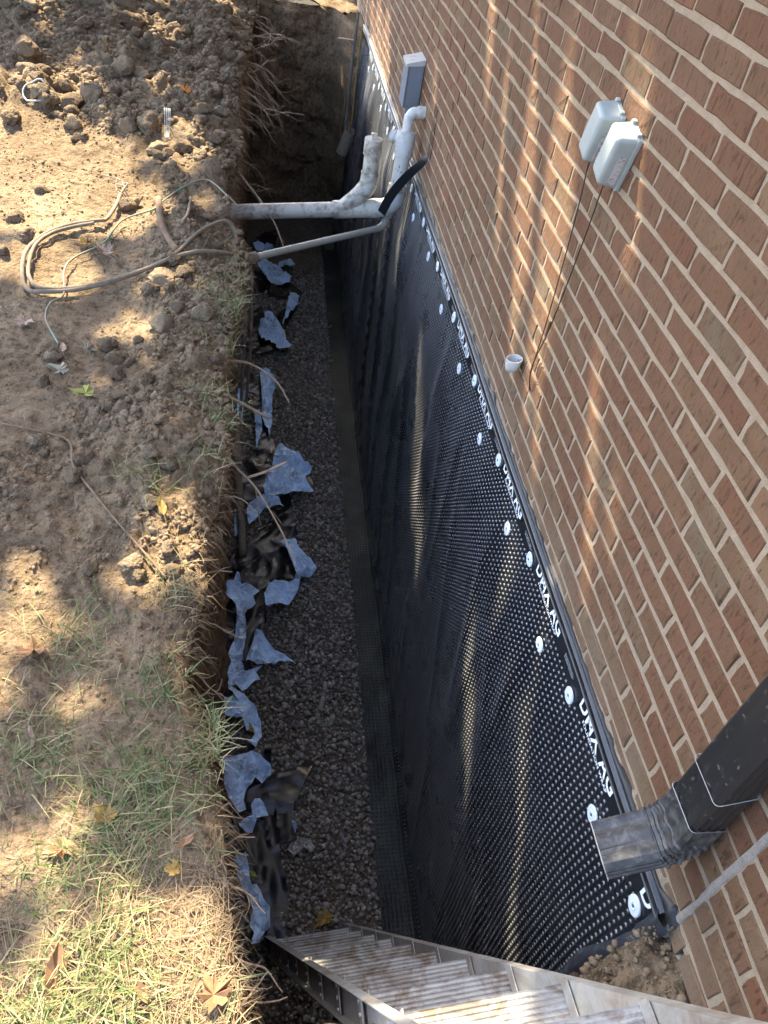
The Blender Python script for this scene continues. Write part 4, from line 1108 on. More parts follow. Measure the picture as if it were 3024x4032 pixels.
# ------------------------------------------------------------------ plastic sheeting along the foot of the bank
FLAPS=[
 (0,[(-0.901,7.605),(-0.777,7.674),(-0.652,7.509),(-0.553,7.345),(-0.570,7.268),(-0.647,7.241),(-0.783,7.263),(-0.822,7.375)]),
 (0,[(-0.666,7.693),(-0.563,7.759),(-0.500,7.675),(-0.518,7.578),(-0.621,7.538),(-0.682,7.643)]),
 (0,[(-0.954,8.013),(-0.858,8.014),(-0.745,8.052),(-0.721,7.957),(-0.761,7.884),(-0.841,7.886),(-0.913,7.905)]),
 (0,[(-0.574,7.010),(-0.477,6.982),(-0.503,6.827),(-0.579,6.669),(-0.639,6.429),(-0.650,6.453),(-0.607,6.718)]),
 (0,[(-0.816,6.610),(-0.759,6.657),(-0.702,6.561),(-0.633,6.392),(-0.606,6.260),(-0.566,6.180),(-0.609,6.068),(-0.677,6.060),(-0.711,6.079),(-0.717,6.173),(-0.766,6.264),(-0.841,6.194),(-0.871,6.399),(-0.851,6.528),(-0.794,6.510)]),
 (1,[(-0.856,5.766),(-0.765,5.787),(-0.712,5.639),(-0.713,5.490),(-0.741,5.405),(-0.742,5.087),(-0.763,4.935),(-0.831,5.177),(-0.826,5.346)]),
 (1,[(-0.886,5.172),(-0.844,5.195),(-0.823,5.005),(-0.823,4.930),(-0.868,4.719),(-0.870,4.871)]),
 (1,[(-1.074,5.466),(-0.999,5.484),(-0.939,5.346),(-0.981,5.262),(-0.976,5.087),(-1.001,5.095),(-1.058,5.177),(-1.058,5.375)]),
 (1,[(-0.691,4.789),(-0.567,4.704),(-0.492,4.613),(-0.441,4.547),(-0.498,4.409),(-0.432,4.310),(-0.559,4.267),(-0.750,4.198),(-0.800,4.207),(-0.806,4.310),(-0.784,4.434),(-0.744,4.597),(-0.715,4.721)]),
 (1,[(-0.909,4.163),(-0.822,4.230),(-0.717,4.188),(-0.659,4.098),(-0.799,4.114),(-0.842,4.052),(-0.905,3.960),(-0.924,4.109)]),
 (1,[(-1.009,4.063),(-0.977,4.065),(-0.969,3.852),(-1.002,3.822)]),
 (2,[(-0.697,3.812),(-0.573,3.881),(-0.549,3.732),(-0.483,3.650),(-0.435,3.583),(-0.466,3.542),(-0.550,3.480),(-0.567,3.401),(-0.594,3.324),(-0.635,3.255),(-0.695,3.220),(-0.783,3.210),(-0.794,3.315),(-0.769,3.410),(-0.729,3.469),(-0.597,3.459),(-0.575,3.526),(-0.624,3.667),(-0.676,3.756)]),
 (2,[(-1.114,3.359),(-1.086,3.391),(-0.993,3.406),(-0.970,3.470),(-0.944,3.407),(-0.824,3.358),(-0.868,3.313),(-0.850,3.273),(-0.918,3.172),(-0.902,3.072),(-0.908,2.945),(-0.936,2.781),(-1.007,2.733),(-1.016,2.867),(-0.979,2.968),(-0.965,3.130),(-0.973,3.238),(-0.998,3.268),(-1.072,3.304)]),
 (2,[(-0.844,3.031),(-0.810,3.003),(-0.753,2.935),(-0.730,2.907),(-0.604,2.848),(-0.698,2.818),(-0.882,2.802),(-0.903,2.818),(-0.875,2.901)]),
 (2,[(-1.076,2.778),(-1.009,2.789),(-0.951,2.821),(-0.918,2.789),(-0.898,2.714),(-0.858,2.756),(-0.799,2.796),(-0.835,2.751),(-0.814,2.700),(-0.861,2.651),(-0.896,2.626),(-0.920,2.600),(-0.954,2.631),(-1.012,2.647),(-1.041,2.586),(-1.033,2.516),(-1.062,2.581),(-1.081,2.663)]),
 (2,[(-1.039,2.642),(-0.990,2.642),(-0.931,2.605),(-0.877,2.554),(-0.832,2.489),(-0.805,2.415),(-0.802,2.339),(-0.821,2.287),(-0.833,2.262),(-0.884,2.293),(-0.839,2.353),(-0.856,2.387),(-0.886,2.369),(-0.909,2.441),(-0.974,2.437),(-1.027,2.467),(-1.030,2.538),(-0.934,2.537),(-0.975,2.586)]),
 (3,[(-1.017,2.156),(-0.954,2.217),(-0.850,2.242),(-0.811,2.209),(-0.756,2.145),(-0.748,2.074),(-0.797,2.041),(-0.830,2.081),(-0.878,2.005),(-0.889,1.950),(-0.880,1.895),(-0.919,1.869),(-0.972,1.944),(-0.995,2.017)]),
 (3,[(-0.809,1.949),(-0.784,1.923),(-0.764,1.868),(-0.823,1.845),(-0.842,1.797),(-0.877,1.791),(-0.909,1.816),(-0.910,1.836),(-0.847,1.863),(-0.856,1.913),(-0.833,1.942)]),
 (3,[(-0.928,1.656),(-0.878,1.654),(-0.858,1.603),(-0.854,1.555),(-0.842,1.521),(-0.819,1.513),(-0.782,1.443),(-0.756,1.392),(-0.756,1.303),(-0.781,1.277),(-0.802,1.234),(-0.843,1.244),(-0.827,1.293),(-0.853,1.322),(-0.840,1.396),(-0.833,1.410),(-0.871,1.472),(-0.918,1.573)]),
 (3,[(-0.649,1.794),(-0.637,1.801),(-0.620,1.776),(-0.626,1.748)]),
]
BLACKS=[
 (0,[(-0.971,8.141),(-0.859,8.316),(-0.659,8.462),(-0.693,8.245),(-0.719,7.955),(-0.903,7.872)]),
 (0,[(-0.914,7.556),(-0.789,7.425),(-0.550,7.359),(-0.446,7.171),(-0.465,7.040),(-0.668,7.066),(-0.773,7.092),(-0.938,7.152)]),
 (0,[(-1.106,6.836),(-0.853,6.900),(-0.815,6.704),(-0.771,6.490),(-0.827,6.357),(-0.715,6.273),(-0.687,6.144),(-0.851,6.066),(-0.975,6.145),(-1.097,6.574)]),
 (0,[(-0.699,6.733),(-0.625,6.864),(-0.455,7.112),(-0.514,6.867),(-0.629,6.495),(-0.671,6.528)]),
 (1,[(-0.875,5.845),(-0.809,5.875),(-0.774,5.467),(-0.805,5.242),(-0.754,4.995),(-0.712,4.814),(-0.742,4.652),(-0.782,4.488),(-0.798,4.259),(-0.942,4.228),(-0.988,4.663),(-0.860,4.697),(-0.871,5.062),(-0.932,5.351),(-1.053,5.221),(-1.052,5.587)]),
 (1,[(-0.493,4.471),(-0.435,4.602),(-0.426,4.362),(-0.466,4.381)]),
 (2,[(-1.065,3.719),(-0.963,3.771),(-0.902,3.851),(-0.726,4.034),(-0.685,4.308),(-0.611,4.336),(-0.577,4.040),(-0.563,3.921),(-0.661,3.852),(-0.610,3.712),(-0.560,3.569),(-0.583,3.488),(-0.742,3.511),(-0.792,3.425),(-0.822,3.399),(-0.970,3.493),(-1.048,3.564)]),
 (2,[(-1.104,3.350),(-0.999,3.320),(-0.956,3.168),(-0.970,3.004),(-1.008,2.902),(-1.060,2.925),(-1.080,3.155)]),
 (2,[(-0.872,3.341),(-0.792,3.387),(-0.776,3.158),(-0.819,3.068),(-0.863,2.869),(-0.941,2.825),(-0.915,3.097),(-0.928,3.210)]),
 (2,[(-0.946,2.823),(-0.900,2.866),(-0.853,2.790),(-0.900,2.734)]),
 (3,[(-0.897,2.326),(-0.845,2.292),(-0.746,2.272),(-0.746,2.157),(-0.810,2.227),(-0.870,2.274)]),
 (3,[(-0.817,2.088),(-0.742,2.112),(-0.614,2.140),(-0.509,2.224),(-0.487,2.219),(-0.529,2.138),(-0.588,2.020),(-0.619,1.935),(-0.628,1.892),(-0.762,1.893),(-0.807,1.963),(-0.879,1.910),(-0.886,2.030)]),
 (3,[(-0.770,1.972),(-0.626,1.967),(-0.628,1.882),(-0.611,1.749),(-0.702,1.737),(-0.692,1.643),(-0.666,1.558),(-0.664,1.419),(-0.685,1.264),(-0.793,1.270),(-0.764,1.319),(-0.765,1.410),(-0.829,1.532),(-0.869,1.624),(-0.906,1.746),(-0.830,1.848),(-0.770,1.887)]),
]
CABLE1=[(-0.946,3.535),(-1.045,3.516),(-1.179,3.415),(-1.309,3.347),(-1.492,3.230),(-1.667,3.146),(-1.800,3.107),(-1.858,3.126),(-1.900,3.212),(-1.917,3.348),(-1.904,3.469),(-1.855,3.587),(-1.769,3.670),(-1.664,3.701),(-1.629,3.750),(-1.611,3.929),(-1.606,4.060)]
CABLE2=[(-0.940,3.615),(-0.992,3.670),(-1.056,3.800),(-1.106,3.763),(-1.189,3.566),(-1.279,3.381),(-1.370,3.293),(-1.610,3.175),(-1.800,3.136),(-1.863,3.192),(-1.890,3.297),(-1.888,3.442),(-1.844,3.566),(-1.765,3.646),(-1.675,3.682)]
GWIRE=[(-1.662,2.715),(-1.715,2.819),(-1.747,2.908),(-1.747,3.017),(-1.714,3.099),(-1.738,3.269),(-1.714,3.387),(-1.611,3.528),(-1.559,3.749),(-1.427,3.848),(-1.401,3.952),(-1.300,4.098),(-1.189,4.184),(-1.079,4.018),(-1.015,3.941)]
STUMP1=[(-1.404,3.906),(-1.367,3.674),(-1.318,3.525),(-1.274,3.412)]
STUMP2=[(-1.247,3.889),(-1.250,3.732),(-1.262,3.599)]
STICKP=[(-2.722,7.341),(-2.597,7.019),(-2.465,6.687)]
WRING=[(-2.169,4.987)]
CLODS=[(-2.271,7.177),(-2.165,6.943),(-1.969,6.970),(-1.867,6.709),(-1.773,7.119),(-1.565,6.749),(-2.107,6.264),(-1.887,5.729),(-1.776,5.602),(-1.665,5.591),(-1.531,5.532),(-1.995,5.022),(-1.883,5.087),(-1.783,5.275),(-1.743,5.342),(-1.954,4.783),(-1.644,4.732),(-1.535,4.768),(-1.337,4.575),(-1.480,4.593),(-1.419,5.990),(-1.209,5.465),(-2.346,5.590),(-2.276,5.291),(-2.199,5.295),(-2.269,4.764),(-2.621,6.284),(-2.422,7.175),(-2.176,7.503),(-1.274,4.875),(-2.096,5.034),(-1.913,4.666),(-1.162,5.197),(-1.405,4.946)]
CLODS2=[(-1.320,3.186),(-1.363,3.112),(-1.565,3.971),(-1.541,4.014),(-1.281,3.858),(-1.287,2.839),(-1.491,2.743),(-1.442,2.631),(-1.956,3.544),(-2.040,3.752),(-1.130,2.933),(-1.424,2.540),(-1.668,2.634),(-1.225,3.216),(-1.280,3.099),(-1.373,2.759),(-1.383,2.606),(-1.309,2.647)]
CLODS3=[(-1.430,2.326),(-1.370,2.291),(-1.290,2.856),(-1.483,2.760),(-1.432,2.636),(-1.451,2.022),(-1.389,2.378),(-1.669,2.654),(-1.305,2.338),(-1.319,2.255),(-1.226,2.185),(-1.139,2.055)]

def film(name, poly, dz, amp, mat, parent, seed, step=0.016, smooth=False):
    P = [Vector(p) for p in poly]
    # denser, slightly ragged outline
    out = []
    for i in range(len(P)):
        a, b = P[i], P[(i+1) % len(P)]; m = max(1, int((b-a).length / 0.03))
        for k in range(m):
            q = a.lerp(b, k / m); out.append(q + Vector((random.gauss(0, 0.002), random.gauss(0, 0.002))))
    xs = [p.x for p in out]; ys = [p.y for p in out]
    def inside(x, y):
        c = False; j = len(out) - 1
        for i in range(len(out)):
            if (out[i].y > y) != (out[j].y > y) and x < (out[j].x - out[i].x) * (y - out[i].y) / (out[j].y - out[i].y + 1e-12) + out[i].x: c = not c
            j = i
        return c
    pts = list(out); y = min(ys)
    while y < max(ys):
        x = min(xs)
        while x < max(xs):
            px, py = x + random.uniform(-.4, .4) * step, y + random.uniform(-.4, .4) * step
            if inside(px, py) and min((px-p.x)**2 + (py-p.y)**2 for p in out) > (step*0.45)**2: pts.append(Vector((px, py)))
            x += step
        y += step
    n = len(out)
    V2, E2, F2, *_ = mgeo.delaunay_2d_cdt([Vector((p.x, p.y)) for p in pts], [], [list(range(n))], 1, 1e-5)
    X = np.array([v.x for v in V2]); Y = np.array([v.y for v in V2])
    a = seed * 1.7; ca, sa = math.cos(a), math.sin(a)
    U, W = X * ca + Y * sa, -X * sa + Y * ca
    f1 = 1 - np.abs(fbm(U * 6 + seed, W * 2.2, 0, 1, 90 + seed)); f2 = 1 - np.abs(fbm(U * 11, W * 6 + seed, 0, 2, 120 + seed))
    f0 = 1 - np.abs(fbm(U * 3.1 + 2*seed, W * 1.6, 0, 1, 150 + seed))
    Z = floor_z(Y) + dz + amp * (f1 ** 3 - 0.3) + amp * 0.7 * (f2 ** 2 - 0.5) + amp * 0.8 * (f0 ** 2 - 0.5)
    if not smooth: Z = Z + rng.normal(0, amp * 0.13, len(Z))
    me = pymesh(name, np.stack([X, Y, Z], -1), [tuple(f) for f in F2])
    o = link(name, me, mat, parent, smooth)
    if smooth: me.set_sharp_from_angle(angle=R(24))
    return o
SHEETS = []
for lab in ('torn black and pale blue plastic sheet at the far end under the pipes',
            'torn pale blue and black plastic sheet with large muddy square flap',
            'long twisted pale blue and black plastic sheet with triangular flap',
            'crumpled pale blue and black plastic sheet nearest the ladder'):
    e = empty('plastic_sheet'); tag(e, lab, 'plastic sheet', 'plastic sheeting along the foot of the bank'); SHEETS.append(e)
for i, (k, poly) in enumerate(BLACKS): film('black_fold', poly, 0.042, 0.022, M['blackfilm'], SHEETS[k], i + 1, 0.013, True)
for i, (k, poly) in enumerate(FLAPS): film('pale_flap', poly, 0.105, 0.062, M['bluefilm'], SHEETS[k], i + 30, 0.021, False)
def lump_sheet(name, c, pts, h, mat, label, cat, seed):
    o = film(name, [(c[0] + a, c[1] + b) for a, b in pts], 0.03, h, mat, None, seed, 0.010); tag(o, label, cat); return o
lump_sheet('crumpled_rag', (-0.589, 1.719), [(-0.075, -0.005), (-0.05, 0.045), (-0.005, 0.045), (0.045, 0.05), (0.075, 0.01), (0.05, -0.03), (0.015, -0.005), (-0.012, -0.025), (-0.05, -0.05)], 0.035, M['rag'], 'crumpled dirty white rag lying on the gravel', 'rag', 9)
def strip_on_floor(pts, w, label):
    P = catmull([(x, y, 0) for x, y in pts], 8); V = []
    for i, p in enumerate(P):
        t = (P[min(i+1, len(P)-1)] - P[max(i-1, 0)]).normalized(); nn = Vector((-t.y, t.x, 0)); zz = float(floor_z(p.y)) + 0.022 + 0.008 * math.sin(i * 0.7)
        for s in (-1, 0, 1): V.append((p.x + nn.x*w*s/2, p.y + nn.y*w*s/2, zz + (0.008 if s == 0 else 0)))
    mb = MB(); mb.add(V, [(i*3+k, i*3+k+1, i*3+k+4, i*3+k+3) for i in range(len(P)-1) for k in range(2)])
    o = mb.build('plastic_strip', M['clearfilm'], smooth=True); tag(o, label, 'plastic strip')
strip_on_floor([(-0.415, 2.72), (-0.428, 2.62), (-0.46, 2.52), (-0.478, 2.47)], 0.03, 'dirty clear plastic strip lying straight on the gravel')
strip_on_floor([(-0.478, 2.452), (-0.44, 2.43), (-0.40, 2.44), (-0.375, 2.50)], 0.028, 'short curled clear plastic strip lying on the gravel')

# grey branch lying on the sheeting, roots and poles
def branch_obj(name, pts, r0, r1, mat, label, cat, group=None, n=10, side=()):
    P = catmull(pts, 6); rr = [(r0 + (r1 - r0) * i / (len(P)-1)) * (1 + 0.10 * random.uniform(-1, 1)) for i in range(len(P))]
    mb = MB(); mb.tube(P, rr, n)
    for (i, q, r) in side:
        b = P[min(int(i * (len(P)-1)), len(P)-1)]
        mb.tube(catmull([b, b + Vector(q) * 0.5 + Vector((random.uniform(-.01, .01), random.uniform(-.01, .01), random.uniform(-.01, .01))), b + Vector(q)], 4), [r] * 6 + [r*0.7, r*0.6, r*0.4][:3] if False else r, 5)
    o = mb.build(name, mat, smooth=True); tag(o, label, cat, group); return o
branch_obj('cut_branch', [(-1.02, 5.0, -2.05), (-1.0, 4.45, -2.09), (-0.965, 4.0, -2.12), (-0.938, 3.62, -2.15)], 0.030, 0.027, M['log'], 'straight grey cut branch lying on the plastic by the bank', 'branch')

def root_obj(y, z, length, r, dy, label, group, side=1.0, mat=None, nbr=3, droop=0.15):
    x0 = float(edge_x(y)) - 0.05
    P = [Vector((x0, y, z))]; dirv = Vector((1.0, dy, random.uniform(-0.25, 0.15))).normalized(); n = 9
    for i in range(n):
        dirv = (dirv + Vector((random.gauss(0, .10), random.gauss(0, .22), random.gauss(0, .18) - droop * 0.3))).normalized(); P.append(P[-1] + dirv * (length / n))
    C = catmull(P, 3); rr = [r * (1 - 0.8 * (i / (len(C)-1))) + 0.0006 for i in range(len(C))]
    mb = MB(); mb.tube(C, rr, 6)
    for b in range(nbr):
        i = int(len(C) * random.uniform(0.25, 0.8)); p = C[i]; L = length * random.uniform(0.2, 0.5)
        dv = (dirv + Vector((random.uniform(-.3, .5), random.choice((-1, 1)) * random.uniform(.4, 1.2), random.uniform(-1.0, .5)))).normalized(); Q = [p]
        for k in range(4):
            dv = (dv + Vector((random.gauss(0, .2), random.gauss(0, .25), random.gauss(0, .25)))).normalized(); Q.append(Q[-1] + dv * L / 4)
        Q = catmull(Q, 2); mb.tube(Q, [rr[i] * 0.6 * (1 - 0.8 * k / (len(Q)-1)) + 0.0005 for k in range(len(Q))], 5)
    where = 'near the far end' if y > 6.1 else 'beyond the drain pipe' if y > 5 else 'beside the middle of the trench' if y > 1.9 else 'below the grassy lip' if y > 1.0 else 'close to the ladder'
    o = mb.build('root', mat or M['root'], smooth=True); tag(o, ('dark ' if mat else '') + label + ' ' + where, 'root', group + ' ' + where + (' dark' if mat else '')); return o
GL = 'thin pale root poking out of the cut bank'
GG = 'thin roots poking out of the cut bank'
for y in list(np.linspace(6.1, 8.4, 30)): root_obj(float(y) + random.uniform(-.05, .05), random.uniform(-0.26, 0.02), random.uniform(0.22, 0.55), random.uniform(.004, .009), random.uniform(-.9, .3), GL, GG, droop=random.uniform(-.05, .3), nbr=5)
for y in (5.1, 5.3, 5.55, 5.8, 6.0): root_obj(y, random.uniform(-.45, -.1), random.uniform(.25, .40), 0.006, random.uniform(-.6, 0), GL, GG, nbr=4, mat=M['rootdark'])
for y in (1.32, 1.37, 1.42, 1.60, 1.64, 1.70, 1.85, 2.05, 0.62, 0.72, 0.80, 0.5, 0.45, 0.55, 1.15, 1.22, 2.6, 2.75, 3.0, 2.45): root_obj(y, random.uniform(-.26, -.05), random.uniform(.10, .20), 0.0042, random.uniform(-.35, .25), GL, GG, nbr=3)
for y in (1.3, 1.5, 1.75, 1.9, 2.2, 2.35, 2.8): root_obj(y, random.uniform(-.30, -.1), random.uniform(.08, .14), 0.003, random.uniform(-.3, .3), GL, GG, nbr=4, mat=M['rootdark'])
branch_obj('root', [(-1.13, 2.45, 0.02), (-1.05, 2.28, -0.03), (-0.99, 2.16, -0.07), (-0.90, 2.08, -0.12), (-0.80, 1.93, -0.20), (-0.75, 1.82, -0.26)], 0.0058, 0.0022, M['root'], 'long forked root hanging over the trench in front of the muddy flap', 'root', None, 8, [(0.55, (0.14, 0.06, 0.03), 0.005), (0.6, (0.02, -0.02, -0.16), 0.0025), (0.4, (-0.06, -0.08, -0.08), 0.003), (0.7, (0.05, 0.05, -0.12), 0.002)])
branch_obj('root', [(-1.06, 4.93, -0.10), (-0.93, 4.72, -0.16), (-0.82, 4.55, -0.24), (-0.76, 4.42, -0.33)], 0.009, 0.004, M['root'], 'single pale root sticking out just beyond the white drain pipe', 'root', None, 8, [(0.8, (0.04, -0.02, -0.06), 0.002)])
branch_obj('root', [(-1.05, 2.88, -0.12), (-0.93, 2.92, -0.16), (-0.82, 2.86, -0.2), (-0.76, 2.79, -0.26)], 0.007, 0.0035, M['root'], 'bent pale root crossing the trench above a pale flap', 'root', None, 8)
branch_obj('root', [(-1.05, 2.62, -0.10), (-0.94, 2.60, -0.15), (-0.85, 2.58, -0.19)], 0.0075, 0.006, M['root'], 'short thick cut root with pale broken end', 'root', None, 8)
# sticks and wires on the bank
gz = lambda x, y, h=0.0: float(ground_z(x, y)) + h
def onland(pts, h, smooth=True, bias=0.0): return [(x, y, gz(x, y, h)) for x, y in pts]
wire('long_twig', onland([(-1.757, 2.212), (-1.60, 2.18), (-1.521, 2.131), (-1.483, 1.992), (-1.40, 1.86), (-1.321, 1.745), (-1.23, 1.63), (-1.152, 1.535)], 0.012), 0.0048, M['rootdark'], 'long crooked twig lying across the bare soil', 'twig', None, 7, 6, 0.003)
wire('pale_stick', onland(STICKP, 0.05), 0.013, M['root'], 'pale bare stick poking out of the spoil heap', 'stick', None, 8)
wire('root_stub', onland(STUMP1, 0.02), 0.016, M['rootdark'], 'thick brown root stub lying between the clods', 'root', None, 8)
wire('root_stub', onland(STUMP2, 0.02), 0.007, M['root'], 'thin upright root stub between the clods', 'root', None, 8)
def cable_pts(L, h):
    out = []
    for i, (x, y) in enumerate(L):
        out.append((x, y, gz(x, y, h) if x < -1.0 else -0.06 + 0.02 * i))
    return out
def build_cables():
    root = empty('cable_loop'); tag(root, 'pair of muddy grey cables looped on the soil from the conduit', 'cable')
    c1 = cable_pts(CABLE1, 0.026); c1[0] = (-0.965, 3.73, -0.095)
    c2 = cable_pts(CABLE2, 0.028); c2[0] = (-0.965, 3.76, -0.09); c2[1] = (-1.0, 3.72, 0.0); c2[2] = (-1.05, 3.74, 0.09); c2[3] = (-1.10, 3.71, 0.11)
    for c, r in ((c1, 0.0092), (c2, 0.0085)):
        P = catmull(c, 8); mb = MB(); mb.tube(P, [r * (1 + 0.05 * math.sin(i * 1.3)) for i in range(len(P))], 10); mb.build('cable', M['cable'], root, smooth=True)
    mb = MB(); e = Vector(c1[-1])
    for k in range(6):
        q = [e, e + Vector((random.uniform(-.03, .05), random.uniform(.01, .06), random.uniform(.01, .05))), e + Vector((random.uniform(-.09, .1), random.uniform(.02, .12), random.uniform(0, .07)))]
        mb.tube(catmull(q, 4), 0.0028, 5)
    mb.build('frayed_end', M['wood'], root, smooth=True)
build_cables()
wire('green_wire', onland(GWIRE, 0.028), 0.0042, M['gwire'], 'thin green wire snaking over the cable loop', 'wire', None, 7, 8)
def build_ring():
    x, y = WRING[0]; P = [(x + 0.075 * math.cos(a), y + 0.055 * math.sin(a), gz(x + 0.075 * math.cos(a), y + 0.055 * math.sin(a), 0.016)) for a in np.linspace(0, 2*math.pi, 25)]
    mb = MB(); mb.tube(P, 0.0055, 8, cap=False); o = mb.build('white_ring', M['telecom'], smooth=True); tag(o, 'white plastic ring lying on the sunlit soil', 'ring')
build_ring()
mbx = MB()
for k in range(4):
    mbx.tube(catmull([(-1.465 + 0.010*k, 4.84, gz(-1.46, 4.84, 0.07)), (-1.45 + 0.010*k, 4.79, gz(-1.45, 4.79, 0.10)), (-1.445 + 0.008*k, 4.72, gz(-1.44, 4.72, 0.04)), (-1.44 + 0.005*k, 4.66, gz(-1.44, 4.66, 0.015))], 4), 0.0022, 5)
tag(mbx.build('wire_bundle', M['telecom'], smooth=True), 'small bundle of pale stranded wires hanging over a clod', 'wire')

# far corner: cut pipe stub with wires, board, paper strip
def build_far():
    root = empty('pipe_stub'); tag(root, 'short cut grey pipe with a wire at the far end of the membrane', 'pipe')
    a, b = Vector((-0.115, 7.93, -0.97)), Vector((-0.06, 7.86, -0.74))
    mb = MB(); n = 16; ax = (b - a).normalized(); u = ax.orthogonal().normalized(); v = ax.cross(u); V = []
    for p, r in ((a, 0.056), (b, 0.056), (b, 0.050), (a, 0.050)): V += [p + (u * math.cos(2*math.pi*k/n) + v * math.sin(2*math.pi*k/n)) * r for k in range(n)]
    mb.add(V, [(i*n+k, i*n+(k+1) % n, (i+1)*n+(k+1) % n, (i+1)*n+k) for i in range(3) for k in range(n)]); autosmooth(mb.build('pipe', M['wood'], root), 50)
    mb = MB(); mb.tube(catmull([a.lerp(b, .5), b + Vector((0, 0, .08)), (-0.06, 7.90, -0.4), (-0.052, 7.95, -0.1), (-0.045, 7.98, 0.12)], 6), 0.008, 6); mb.build('wire', M['leafgold'], root, smooth=True)
    wire('hanging_root', [(-0.17, 8.05, -0.26), (-0.13, 7.98, -0.5), (-0.15, 7.95, -0.7), (-0.125, 7.93, -0.96)], 0.007, M['rootdark'], 'dark root hanging beside the cut pipe at the far end', 'root')
    wire('leaning_pole', [(-0.105, 7.90, -0.9), (-0.10, 8.0, -0.3), (-0.09, 8.03, 0.20)], 0.014, M['log'], 'thin grey pole standing in the far corner of the trench', 'pole', None, 8)
    mb = MB(); mb.box((-0.16, 8.03, -0.02), (0.17, 0.03, 0.012), Matrix.Rotation(0, 4, 'Z'), 0.003); o = mb.build('board_scrap', M['wood']); tag(o, 'small pale board scrap stuck out at the far trench end', 'board')
build_far()

# ------------------------------------------------------------------ single clods
def build_clods():
    tm = []
    for k in range(7):
        v, f = clod_template(k + 1, 3)
        me = npmesh('soil_clod', v * 0.5, f); me.polygons.foreach_set('use_smooth', np.ones(len(me.polygons), dtype=bool)); me.materials.append(M['clod']); tm.append(me)
    special = {0: 'long flat slab of earth high on the spoil heap', 2: 'large dark rounded clod on top of the spoil heap', 7: 'dark round clod in front of the spoil heap', 12: 'big lumpy clod above the smooth sunlit patch'}
    def put(x, y, s, label=None, sx=1.0):
        o = bpy.data.objects.new('soil_clod', random.choice(tm)); COL.objects.link(o)
        o.location = (x, y, gz(x, y, s * 0.18)); o.rotation_euler = (random.uniform(-.4, .4), random.uniform(-.4, .4), random.uniform(0, 6.28))
        o.scale = (s * random.uniform(.85, 1.2) * sx, s * random.uniform(.85, 1.2), s * random.uniform(.65, .95))
        zone = ('on the spoil heap at the back', 'in front of the spoil heap', 'between the cable loop and the spoil', 'between the cable loop and the trench', 'on the low ridge beside the trench')[0 if y > 6 else 1 if y > 4.6 else 2 if y > 3.6 else 3 if y > 2.7 else 4]
        big = 'big' if s > 0.10 else 'small'
        tag(o, label or '%s rough brown clod of earth lying %s' % (big, zone), 'clod', None if label else '%s clods %s' % (big, zone))
    sz = [.20, .12, .22, .22, .14, .13, .12, .13, .15, .13, .11, .14, .20, .11, .09, .13, .13, .20, .11, .13, .13, .12, .19, .12, .12, .14, .24, .13, .14, .08, .06, .08, .1, .07]
    for i, (x, y) in enumerate(CLODS): put(x, y, sz[i] * 0.9, special.get(i), 1.7 if i == 0 else 1.0)
    for i, (x, y) in enumerate(CLODS2): put(x, y, [.12, .085, .09, .08, .08, .10, .085, .075, .10, .09, .10, .07, .07, .09, .06, .05, .05, .06][i] * 0.95)
    for i, (x, y) in enumerate(CLODS3): put(x, y, [.055, .06, .085, .07, .06, .08, .05, .06, .05, .05, .05, .06][i])
    k = 0
    while k < 90:
        x, y = -1.0 - 1.5 * random.random() ** 1.2, 1.5 + 6.5 * random.random()
        if x > edge_x(y) - 0.03 or random.random() > cloddy(x, y) * 0.9: continue
        put(x, y, random.uniform(.035, .055) * (1 + 0.16 * y)); k += 1
build_clods()

# ------------------------------------------------------------------ leaves on the ground
def leaf_mesh(kind, seed):
    rr = random.Random(seed)
    if kind == 'maple':
        half = [(0.0, -0.30), (0.10, -0.36), (0.34, -0.34), (0.26, -0.20), (0.50, -0.06), (0.38, 0.0), (0.52, 0.22), (0.30, 0.18), (0.22, 0.26), (0.24, 0.50), (0.12, 0.44), (0.0, 0.72)]
    else:
        half = [(0.0, -0.5), (0.14, -0.32), (0.24, -0.05), (0.20, 0.2), (0.10, 0.4), (0.0, 0.6)]
    out = half + [(-x, y) for x, y in half[-2:0:-1]]
    V = [(0.0, 0.0, 0.02)] + [(x * (1 + rr.uniform(-.25, .12)), y * (1 + rr.uniform(-.2, .1)), 1.5 * (x*x) * rr.uniform(0.1, 1.2) + rr.uniform(-0.05, 0.35) * abs(y)) for x, y in out]
    F = [(0, 1 + k, 1 + (k+1) % len(out)) for k in range(len(out))]
    mb = MB(); mb.add(V, F); mb.tube([(0, -0.28, 0.02), (0.03, -0.5, 0.03), (0.06, -0.85, 0.01)], 0.014, 4)
    return pymesh('fallen_leaf', mb.v, mb.f)
def put_leaf(x, y, s, rot, mat, label, kind='maple', z=None, tilt=(0.1, 0.1), group=None):
    me = leaf_mesh(kind, int(abs(x*1000 + y*77))); me.materials.append(mat)
    o = bpy.data.objects.new('fallen_leaf', me); COL.objects.link(o)
    o.location = (x, y, (gz(x, y, 0.012) if z is None else z)); o.rotation_euler = (tilt[0], tilt[1], rot); o.scale = (s*0.82, s*0.82, s*0.82)
    tag(o, label, 'leaf', group)
put_leaf(-1.51, 2.38, 0.105, 1.5, M['leafyellow'], 'yellow green maple leaf lying on the bare soil')
put_leaf(-1.633, 2.545, 0.105, 1.1, M['leafgrey'], 'grey green maple leaf lying stalk out on the bare soil')
put_leaf(-1.815, 2.865, 0.10, 2.9, M['leafpink'], 'pale pinkish maple leaf near the green wire end')
put_leaf(-1.187, 1.772, 0.075, 0.4, M['leafgold'], 'ochre curled leaf among the crumbs beside the bank', 'oval', None, (0.4, 0.2))
